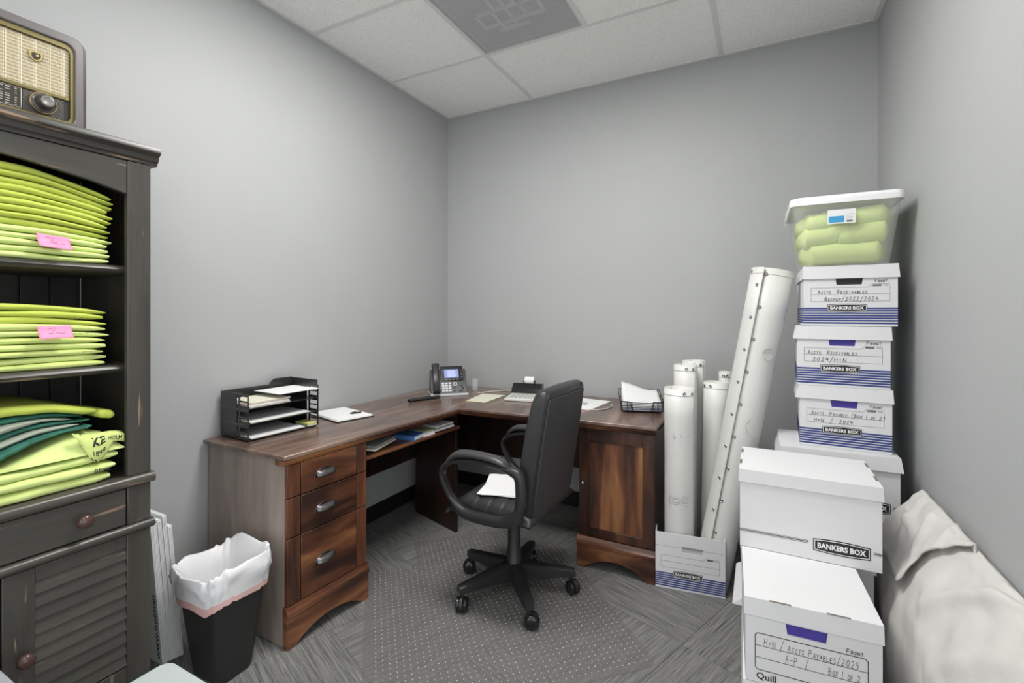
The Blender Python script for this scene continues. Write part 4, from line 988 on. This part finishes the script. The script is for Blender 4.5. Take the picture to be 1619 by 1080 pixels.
# ------------------------------------------------------------------ office chair   (local +x = forward, +y = left)
ch = thing('office_chair', 'black leather executive office chair on a five-star caster base', 'chair', (1.13, -1.065, .0035), math.atan2(.03, -.999))
hub = MB().lathe([(.040,.068),(.044,.080),(.044,.118),(.036,.130),(.034,.20),(.030,.21),(.029,.36),(.036,.365),(.036,.385),(.0005,.386)], 24)
build(hub, 'gas_lift', M['blackplastic'], ch, smooth=40)
for k, wa in enumerate((-120.9, -49.2, 25.9, 97.9, 169.9)):
    a = math.radians(wa)-ch.rotation_euler.z; c, s = math.cos(a), math.sin(a); mx = Matrix.Rotation(a, 4, 'Z')
    def sec(x, w, z0, z1): return [(x,-w,z0),(x,w,z0),(x,w,z1-.006),(x,w*.6,z1),(x,-w*.6,z1),(x,-w,z1-.006)]
    arm = MB().loft([sec(.030,.028,.066,.142), sec(.10,.026,.070,.134), sec(.20,.023,.076,.120), sec(.268,.021,.078,.110), sec(.286,.016,.080,.106)], mx=mx)
    build(arm, 'base_leg', M['blackplastic'], ch, smooth=40)
    cs = bpy.data.objects.new('caster', None)
    hx, hy = .266*c, .266*s
    sw = a+ (.9, 1.2, -1.0, .4, .7)[k]
    m2 = Matrix.Translation((hx, hy, 0)) @ Matrix.Rotation(sw, 4, 'Z') @ Matrix.Translation((.012,0,0))
    hood = MB(); hood.lathe([(.011,.056),(.011,.077)], 12, Matrix.Translation((hx,hy,0)))
    pr = [(.0335*math.cos(t), .030+.0345*math.sin(t)) for t in [math.radians(x) for x in range(-10, 191, 20)]]
    hood.prism(pr, -.006, .006, axis=1, mx=m2)
    co = build(hood, 'caster', M['blackplastic'], ch, smooth=40)
    for sgn in (-1, 1):
        wprof = [(.008,0),(.027,0),(.0298,.004),(.0298,.014),(.024,.020),(.009,.022),(.0005,.022)]
        wh = MB().lathe(wprof, 22, m2 @ Matrix.Translation((0, sgn*.0065, .0299)) @ Matrix.Rotation(-sgn*PI/2, 4, 'X'))
        build(wh, 'wheel', M['blackgloss'], co, smooth=40)
build(MB().box(-.12,-.07,.388,.10,.07,.412).box(-.19,-.16,.4125,.16,.16,.420), 'tilt_mechanism', M['blackplastic'], ch, bevel=.006)
mb = MB().tube([(.03,.06,.398),(.04,-.14,.398),(.045,-.26,.392)], .005, 8); build(mb, 'tilt_lever', M['blackplastic'], ch, smooth=60)
# seat cushion with channel grooves
def seat(u, v):
    x = -.205+.43*u; y = -.235+.47*v
    ex = min(1, 7*u, 5*(1-u)); ey = min(1, 8*v, 8*(1-v)); e = (max(0,ex)*max(0,ey))**.42
    g = 0
    for gx in (-.125,-.06,.005,.07): g += math.exp(-((x-gx)/.006)**2)
    fall = -.03*max(0,(u-.75)/.25)**2
    return (x, y, .432+.054*e-.005*g*e+fall+.006*math.sin(PI*v)*e)
st_ = MB().grid(seat, 60, 30)
def under(u, v):
    p = seat(u, v); return (p[0]*.97, p[1]*.97, .421)
st_.grid(under, 60, 30)
n0 = 60*30
rim = [j for j in range(30)]+[i*30+29 for i in range(1,60)]+[59*30+j for j in range(28,-1,-1)]+[i*30 for i in range(58,0,-1)]
st_.f += [(rim[k], rim[(k+1) % len(rim)], rim[(k+1) % len(rim)]+n0, rim[k]+n0) for k in range(len(rim))]
build(st_, 'seat', M['leather'], ch, smooth=70)
# backrest: rear shell + padded front
def bsecr(z, hw, xr, xfr):
    return [(xr, -hw+.012, z), (xr-.004, 0, z), (xr, hw-.012, z), (xr+.010, hw, z), (xfr-.020, hw+.002, z), (xfr-.002, hw-.030, z), (xfr+.006, 0, z), (xfr-.002, -hw+.030, z), (xfr-.020, -hw-.002, z), (xr+.010, -hw, z)]
def bk(z):
    return -.195-.148*(z-.46)
levels = [(.428,.190,.010,.045),(.436,.204,.002,.062),(.47,.213,0,.082),(.55,.217,0,.092),(.66,.217,0,.094),(.80,.215,0,.092),(.92,.212,0,.082),(.950,.209,.0,.074),(.972,.203,.006,.066),(.981,.190,.018,.055)]
rings = [bsecr(z, hw, bk(z)+dx, bk(z)+dx+t-dx) for z, hw, dx, t in levels]
build(MB().loft(rings), 'backrest', M['leather'], ch, smooth=55)
shl = [[(bk(z)-.001-.006, -hw+.012, z), (bk(z)-.0125, 0, z), (bk(z)-.007, hw-.012, z), (bk(z)-.0005, hw-.010, z), (bk(z)-.0045,0,z), (bk(z)-.0005, -hw+.010, z)] for z, hw in ((.446,.192),(.48,.205),(.55,.210),(.66,.211),(.80,.210),(.91,.206),(.945,.200))]
build(MB().loft(shl), 'rear_cover', M['leather_back'], ch, smooth=60)
pp = MB().tube([(bk(z)-.001+.0035, sgn*(hw-.002), z) for sgn, seq in ((1, [(.45,.202),(.55,.214),(.66,.214),(.80,.212),(.92,.209),(.957,.200)]),) for z, hw in seq]+[(bk(.968)+.006, y, .972) for y in (.18,.1,0,-.1,-.18)]+[(bk(z)+.0025, -(hw-.002), z) for z, hw in [(.957,.200),(.92,.209),(.80,.212),(.66,.214),(.55,.214),(.45,.202)]], .0022, 6)
build(pp, 'piping', M['leather'], ch, smooth=60)
# J-bar joining seat and back
build(MB().box(-.180,-.035,.392,-.1205,.035,.410).box(-.180,-.03,.4102,-.165,.03,.445), 'back_bracket', M['blackplastic'], ch, bevel=.003)
# loop arms
def arm_loop(sgn):
    path = [(-.145,.655),(-.05,.672),(.06,.672),(.15,.656),(.200,.628),(.213,.592),(.195,.545),(.160,.495),(.120,.455),(.075,.440),(0,.438),(-.06,.440),(-.115,.450),(-.160,.478),(-.178,.53),(-.178,.60),(-.170,.640)]
    if sgn < 0: path = [(x*.72 if x < 0 else x, z) for x, z in path]
    N = len(path); P = []
    for i in range(N):                     # Catmull-Rom
        p0, p1, p2, p3 = [Vector(path[(i+k) % N]) for k in (-1,0,1,2)]
        for q in range(4):
            t = q/4; P.append(.5*((2*p1)+(p2-p0)*t+(2*p0-5*p1+4*p2-p3)*t*t+(3*p1-p0-3*p2+p3)*t**3))
    n = len(P); rings = []
    for i, p in enumerate(P):
        tg = (P[(i+1) % n]-P[i-1]).normalized(); nr = Vector((-tg.y, tg.x))
        low = p.y < .47; rear = p.x < -.15
        w = .020; h_ = .010+.012*max(0, min(1, (.50-p.y)/.05))+.010*max(0, min(1, (-.10-p.x)/.06))
        y0 = sgn*.265
        # pad side is outside the loop
        rings.append([(p.x+nr.x*a, y0+b, p.y+nr.y*a) for a, b in ((h_,-w*.6),(h_,w*.6),(h_*.5,w),(-h_*.5,w),(-h_,w*.6),(-h_,-w*.6),(-h_*.5,-w),(h_*.5,-w))])
    rings.append(rings[0])
    a_ = build(MB().loft(rings, cap=False), 'armrest', M['blackplastic'], ch, smooth=55)
    pad = []
    for k in range(13):
        t = k/12; x = (-.125 if sgn > 0 else -.10)+(.325 if sgn > 0 else .30)*t; z = .684+.016*math.sin(PI*min(1, t*1.02))-.052*max(0,(t-.72)/.28)**2-.010*max(0, (.15-t)/.15); hh = .016*min(1,(t+.02)*9)*min(1,(1.02-t)*9); ww = .029*min(1,(t+.05)*6)**.5*min(1,(1.05-t)*6)**.5
        pad.append([(x, sgn*.265+ww*math.cos(q*PI/5), z+hh*math.sin(q*PI/5)) for q in range(10)])
    build(MB().loft(pad), 'arm_pad', M['pad'], a_, smooth=70)
arm_loop(1); arm_loop(-1)
for sgn in (1,-1): build(MB().box(-.10, sgn*.10-.02, .4205, -.06, sgn*.10+.02, .4208).box(-.11, min(sgn*.12, sgn*.255), .4205, .05, max(sgn*.12, sgn*.255), .4285), 'arm_bracket', M['blackplastic'], ch)
pa = thing('paper_stack', 'white papers lying on the office chair seat', 'paper', (1.10, -1.08, .4975))
for k in range(3):
    a = math.radians(-8+5*k); build(MB().box(-.10,-.14,.0004+.0018*k,.115,.13,.0018+.0018*k, rot(a)), 'sheet', M['paper'], pa)
pa.rotation_euler = (0, 0, .35)

# ------------------------------------------------------------------ things on the desk
# three-tier letter tray
lt = thing('letter_tray', 'black three-tier plastic letter tray near the desk end', 'tray', (.02, -1.765, ZT+.0005), math.atan2(.02, .35)*-1)
TW, TL, TH = .213, .345, .066
for k in range(3):
    z = .006+k*TH
    tr_ = MB(); tr_.box(0,0,z,TW,TL,z+.003)
    tr_.box(0,.003,z+.003,.003,TL-.003,z+TH-.003)
    for ya, yb in ((0,.003),(TL-.003,TL)):
        tr_.box(0,ya,z+.003,.125,yb,z+TH-.003)
        tr_.box(.150,ya,z+.003,.205,yb,z+.010).box(.150,ya,z+.028,.205,yb,z+.034).box(.125,ya,z+.052,.213,yb,z+TH-.003)
        tr_.box(.205,ya,z+.003,.213,yb,z+.052).box(.140,ya,z+.003,.150,yb,z+.052)
    if k == 2:
        tr_.prism([(TL-.12,z+TH-.003),(TL,z+TH-.003),(TL,z+TH+.022),(TL-.09,z+TH+.022),(TL-.105,z+TH+.015)], 0, .003, axis=0)
        tr_.box(.003,TL-.003,z+TH-.003,.205,TL,z+TH+.020)
    t_ = build(tr_, 'tray_tier', M['trayplastic'], lt)
    if k < 2: build(MB().box(0,-.001,z+TH-.0029,TW+.001,.004,z+TH-.0001).box(0,TL-.004,z+TH-.0029,TW+.001,TL+.001,z+TH-.0001), 'tier_lip', plain('tray_lip',(.09,.09,.09),.2), t_)
fe = MB()
for x_, y_ in ((.015,.015),(.195,.015),(.015,TL-.015),(.195,TL-.015)): fe.box(x_-.008,y_-.008,0,x_+.008,y_+.008,.0058)
build(fe, 'foot', M['ink'], lt)
tl_ = Vector(lt.location); ta = lt.rotation_euler.z
def traypaper(label, k, m, x0, y0, x1, y1, n=1, t=.0025, rz=0, dz=.0035, nm='paper_stack', cat='paper'):
    r = thing(nm, label, cat, tl_+Vector((0,0,.006+k*TH+dz)), ta+rz)
    for q in range(n): build(BX(x0+.003*(q % 2), y0-.004*(q % 3)+.004, q*t, x1+.002*(q % 2), y1-.004*(q % 3), q*t+t*.9), 'sheet', m[q % len(m)], r)
traypaper('white paper stack in the bottom letter tray', 0, [M['paper']], .012, .012, .212, .27, 3, .003)
traypaper('yellow notepad lying at the far end of the bottom letter tray', 0, [M['cream'], plain('yellow_paper',(.62,.60,.20),.7)], .12, .283, .214, .335, 2, .008)
traypaper('white and grey papers in the middle letter tray', 1, [plain('grey_paper',(.45,.46,.44),.7), M['cream'], M['paper']], .010, .012, .211, .30, 3, .003)
traypaper('pale pink paper stack in the top letter tray', 2, [M['cream'], M['paper'], M['pinkpaper']], .030, .008, .205, .20, 4, .006)
traypaper('white sheet lying across the far half of the top letter tray', 2, [M['paper']], .030, .13, .225, .338, 1, .0018, .0, .046)
# notepad with a pen
npd = thing('notepad', 'white notepad with a binder clip beside the letter tray', 'notepad', (.168, -1.215, ZT+.0006), math.radians(-14))
build(BX(-.15,-.105,0,.15,.105,.004), 'backing_board', M['ink'], npd)
for k in range(3): build(BX(-.145-.002*k,-.10+.003*k,.0042+.0026*k,.143-.003*k,.104-.002*k,.0064+.0026*k), 'sheet', M['paper'], npd)
tag(build(MB().tube([(.232,-1.205,ZT+.0165),(.252,-1.155,ZT+.0165)], .0042, 8).tube([(.225,-1.21,ZT+.017),(.24,-1.19,ZT+.024),(.253,-1.175,ZT+.018)], .0022, 6), 'pen', M['ink'], smooth=60), 'black pen lying on the white notepad', 'pen')
# desk phone
ph = thing('desk_phone', 'charcoal office desk phone with lit screen and handset in the desk corner', 'phone', (.341, -.458, ZT+.0006), math.radians(44))
build(MB().prism([(0,.0),(.19,.0),(.19,.012),(.004,.016),(0,.012)], -.125, .125, axis=0), 'phone_base', plain('phone_silver',(.52,.53,.54),.35), ph, bevel=.002)
sl = math.radians(58); cs_, sn_ = math.cos(sl), math.sin(sl)
PF = Face((-.122, .012, .0165), (1,0,0), (0,cs_,sn_))
def pslab(a0, b0, a1, b1, o0, o1):
    return MB().hexa([PF.P(a0,b0,o0),PF.P(a1,b0,o0),PF.P(a1,b1,o0),PF.P(a0,b1,o0)], [PF.P(a0,b0,o1),PF.P(a1,b0,o1),PF.P(a1,b1,o1),PF.P(a0,b1,o1)])
build(MB().prism([(.014,.0165),(.15,.0165),(.112,.165),(.095,.158)], -.120, .120, axis=0), 'phone_body', M['phone'], ph, bevel=.003)
build(pslab(.070,.088,.222,.195,-.004,.006), 'screen_bezel', M['blackgloss'], ph, bevel=.002)
scr = build(pslab(.095,.108,.192,.170,.0062,.0068), 'screen', M['lcd'], ph)
build(pslab(.116,.112,.172,.163,.0069,.0072), 'screen_window', M['lcd2'], scr)
kys = MB()
for k in range(4): kys.v and None
for k in range(4):
    for x_ in (.074, .207): build(pslab(x_, .110+.016*k, x_+.012, .116+.016*k, .0062, .0074), 'line_key', M['phone'], ph)
    build(pslab(.100+.024*k, .094, .113+.024*k, .099, .0062, .0074), 'soft_key', plain('soft_key',(.3,.3,.3),.4), ph)
for i in range(3):
    for j in range(4): build(pslab(.074+.0225*i, .012+.0175*j, .091+.0225*i, .024+.0175*j, .0008, .0035), 'dial_key', M['key'], ph)
nav = build(pslab(.152,.052,.176,.076,.0008,.0035), 'navigation_key', M['key'], ph, bevel=.001); build(pslab(.157,.057,.171,.071,.0037,.0042), 'ok_key', M['phone'], nav)
for k, (a, b) in enumerate(((.150,.012),(.185,.012),(.20,.012),(.205,.03),(.20,.048),(.15,.034))): build(pslab(a, b, a+.013, b+.008, .0008, .003), 'function_key', M['blackgloss'], ph)
build(pslab(.012,.002,.062,.130,.0008,.010), 'cradle', M['blackplastic'], ph, bevel=.003)
hs = []
for k in range(13):
    t = k/12; b = .002+.195*t; off = .022+.010*math.cos((t-.5)*PI*2)*-.5+.010*(abs(t-.5)*2)**3; hw = .019+.005*(abs(t-.45)*2)**2; th_ = .011+.006*(abs(t-.5)*2)**4
    hs.append([PF.P(.037+hw*x_, b, off+th_*y_) for x_, y_ in ((-1,-.9),(1,-.9),(1.05,0),(.8,.8),(0,1),(-.8,.8),(-1.05,0))])
hsx = build(MB().loft(hs), 'handset', M['blackplastic'], ph, smooth=50)
build(pslab(.030,.178,.044,.184,.034,.0365), 'hook_tab', M['steel'], hsx)
hx = []
cpath = [Vector(p) for p in ((.262,-.775),(.268,-.735),(.285,-.69),(.300,-.655),(.318,-.61),(.335,-.57))]
for k in range(331):
    t = k/330*5; i_ = min(4, int(t)); c_ = cpath[i_].lerp(cpath[i_+1], t-i_); d_ = (cpath[i_+1]-cpath[i_]).normalized(); a_ = k/330*2*PI*38; r_ = .0095-.003*abs(t/5-.4)
    hx.append((c_.x-d_.y*r_*math.cos(a_)*1.5, c_.y+d_.x*r_*math.cos(a_)*1.5, ZT+.0135+r_*math.sin(a_)))
tag(build(MB().tube(hx, .0030, 6), 'coiled_cord', M['ink'], smooth=60), 'black coiled phone cord lying in front of the desk phone', 'cord')
cup = thing('plastic_cup', 'small clear plastic cup standing beside the desk phone', 'cup', (.352, -.168, ZT+.0006))
build(MB().lathe([(.022,0),(.026,.078)], 20).lathe([(.0245,.078),(.0205,.003)], 20), 'cup_wall', M['cup'], cup, smooth=40)
build(MB().lathe([(.022,0),(.022,.003)], 20), 'cup_base', M['cup'], cup)
pr_ = thing('printed_sheet', 'cream printed sheet lying between phone and calculator', 'paper', (.585, -.415, ZT+.0006), math.radians(2))
build(MB().prism([(-.06,-.138),(.075,-.138),(.075,.138),(-.095,.13)], 0, .0014), 'sheet', plain('yellow_sheet',(.60,.62,.38),.7), pr_)
build(MB().prism([(-.052,-.120),(.073,-.136),(.078,.136),(-.095,.135)], .0016, .003), 'sheet', M['cream'], pr_)
cal = thing('printing_calculator', 'white desk calculator with paper roll behind the office chair', 'calculator', (.735, -.438, ZT+.0006), math.radians(11))
build(MB().prism([(0,0),(.24,0),(.24,.026),(.15,.022),(0,.016)], 0, .19, axis=0), 'calculator_body', M['calc'], cal, bevel=.004)
build(MB().prism([(.165,.024),(.26,.026),(.26,.078),(.215,.082),(.170,.040)], -.004, .194, axis=0), 'display_hood', M['blackgloss'], cal, bevel=.002)
for i in range(6):
    for j in range(4): build(BX(.016+.027*i, .022+.030*j, .0165+.0012*j, .038+.027*i, .044+.030*j, .0235+.0012*j), 'key', M['calckey'], cal, bevel=.0015)
rl = build(MB().lathe([(.006,0),(.026,0),(.026,.062),(.006,.062)], 22, Matrix.Translation((.075,.236,.098)) @ Matrix.Rotation(PI/2, 4, 'Y')), 'paper_roll', M['paper'], cal, smooth=40)
build(MB().box(.070,.20,.080,.073,.245,.100).box(.139,.20,.080,.142,.245,.100), 'roll_holder', M['blackplastic'], cal)
pd = thing('writing_pad', 'white paper pad on the desk right of the chair back', 'paper', (1.235, -.32, ZT+.0006), math.radians(-6))
for k in range(2): build(BX(-.11,-.14+.004*k,.0022*k,.085,.165-.003*k,.0022*k+.002), 'sheet', M['paper'], pd)
tag(build(BX(1.185,-.36,ZT+.0053,1.235,-.315,ZT+.012), 'sticky_pad', plain('sticky_grey',(.45,.47,.46),.6), bevel=.001), 'small grey note block lying on the white paper pad', 'note block')
tag(build(MB().tube([(1.30,-.475,ZT+.004),(1.34,-.455,ZT+.004),(1.375,-.40,ZT+.004),(1.385,-.33,ZT+.004),(1.37,-.26,ZT+.004)], .0032, 8), 'cable', M['cable'], smooth=60), 'pale cable lying on the desk left of the wire basket', 'cable')
tag(build(MB().tube([(.455,-.30,ZT+.0045),(.50,-.20,ZT+.0045),(.56,-.12,ZT+.006),(.63,-.10,ZT+.006),(.69,-.13,ZT+.0045),(.70,-.17,ZT+.0045)], .0042, 8), 'cable', M['cable'], smooth=60), 'beige cable running from the desk phone along the back wall', 'cable')
# wire basket with papers
wk = thing('wire_basket', 'black wire letter basket on the right end of the desk', 'basket', (1.478, -.446, ZT+.0006), math.radians(17))
BW, BD, BH = .215, .25, .062
wr = lambda pts, r=.0022: build(MB().tube(pts, r, 6), 'wire', M['ink'], wk, smooth=60)
wr([(-.012,-.0,BH),(.038,-.004,BH),(.062,0,.012),(BW-.065,0,.012),(BW-.048,-.004,BH),(BW+.006,-.0,BH),(BW+.008,BD,BH+.03),(-.012,BD,BH+.03),(-.012,0,BH)], .0028)
wr([(0,0,.012),(BW,0,.012),(BW,BD,.012),(0,BD,.012),(0,0,.012)], .0026)
wr([(-.006,0,.038),(.050,0,.038)]); wr([(BW-.056,0,.038),(BW+.004,0,.038),(BW+.004,BD,.045),(-.006,BD,.045),(-.006,0,.038)])
for q in (.0,.03,.055): wr([(q-.004,0,BH),(q,0,.012),(q,BD,.012),(q,BD,BH+.03)])
for q in (BW-.050,BW-.026,BW): wr([(q,0,BH),(q,0,.012),(q,BD,.012),(q,BD,BH+.03)])
for q in (.05,.1,.15,.2): wr([(BW+.007,q,BH+.01),(BW,q,.012),(0,q,.012),(-.010,q,BH+.01)])
for x_ in (.01, BW-.01):
    for y_ in (.01, BD-.01): wr([(x_,y_,.012),(x_,y_,.0022)], .003)
def bpap(k):
    def fn(u, v):
        return (.006+(BW-.012)*u, .008+(BD-.016)*v, .0165+.0085*k+(.062*k/5)*v*v*(1-.6*u)*(1+.2*math.sin(u*5))+.016*v*(k/5)*(u-.5)**2*4+.002*nz(u*5,v*5,k))
    return fn
bpr = thing('paper_stack', 'loose white paper heap in the wire basket', 'paper', tuple(wk.location), wk.rotation_euler.z)
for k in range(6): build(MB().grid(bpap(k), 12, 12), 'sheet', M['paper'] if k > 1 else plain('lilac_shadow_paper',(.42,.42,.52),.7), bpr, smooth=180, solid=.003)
# things on the keyboard shelf
KS = .6385
def shelfthing(name, label, cat, x, y, rz, parts):
    r = thing(name, label, cat, (x, y, KS+.0005), rz)
    for nm, b, m in parts: build(BX(*b), nm, m, r)
    return r
shelfthing('paper_stack', 'loose pale papers on the keyboard shelf by the drawers', 'paper', lx(-1.28,.40), -1.27, .25, [('sheet',(-.12,-.10,0,.07,.11,.012),M['ink']),('sheet',(-.12,-.11,.0122,.085,.10,.020),M['cream']),('sheet',(-.11,-.08,.0202,.075,.12,.026),plain('grey_paper',(.45,.46,.44),.7))])
shelfthing('blue_book', 'blue book lying on the keyboard shelf', 'book', lx(-1.06,.41), -1.055, .12, [('cover',(-.13,-.052,0,.10,-.049,.024),M['bookblue']),('cover',(-.13,-.0485,.0205,.10,.055,.024),M['bookblue']),('page_block',(-.13,-.0485,.003,.098,.055,.0203),M['paper']),('cover',(-.13,-.0485,0,.10,.055,.0028),M['bookblue'])])
shelfthing('booklet', 'sage green and white booklet beside the blue book on the keyboard shelf', 'book', lx(-.95,.41), -.955, -.1, [('page_block',(-.13,-.04,0,.10,.04,.018),M['paper']),('cover',(-.13,-.04,.0182,.09,.035,.026),M['sage'])])
shelfthing('magazine_stack', 'stacked grey magazines at the far end of the keyboard shelf', 'magazine', lx(-.82,.40), -.815, -.08, [('magazine',(-.13,-.085,0,.11,.085,.006),M['ink'])]+[('magazine',(-.12,-.08+.004*(k % 2),.0062+.007*k,.104-.004*(k % 3),.08-.003*k,.0128+.007*k),(M['paper'],plain('grey_paper',(.45,.46,.44),.7),M['sage'])[k % 3]) for k in range(4)])

# ------------------------------------------------------------------ foreground furniture edges
gt = thing('glass_side_table', 'frosted glass table corner with green edge in the foreground', 'table', (1.06, -2.595, 0))
build(MB().prism(rrect(-.2, -.2, .2, .2, .028, 6), .438, .4495), 'glass_edge', M['glassedge'], gt, bevel=.001)
build(MB().prism(rrect(-.1965, -.1965, .1975, .1985, .027, 6), .4497, .4502), 'glass_top', M['glass'], gt)
for x_ in (-.15,.15):
    for y_ in (-.15,.15): build(MB().lathe([(.012,.001),(.012,.4375)], 12, Matrix.Translation((x_,y_,0))), 'leg', M['steel'], gt, smooth=40)
gs = thing('grey_stool', 'grey plastic stool corner beside the cabinet door', 'stool', (.520, -2.72, 0))
build(MB().prism(rrect(-.058, -.12, .12, .12, .02, 5), .435, .4500), 'seat', M['greyplastic'], gs, bevel=.003)
for x_ in (-.035,.095):
    for y_ in (-.095,.095): build(MB().lathe([(.011,.001),(.009,.4345)], 10, Matrix.Translation((x_,y_,0))), 'leg', M['greyplastic'], gs, smooth=40)
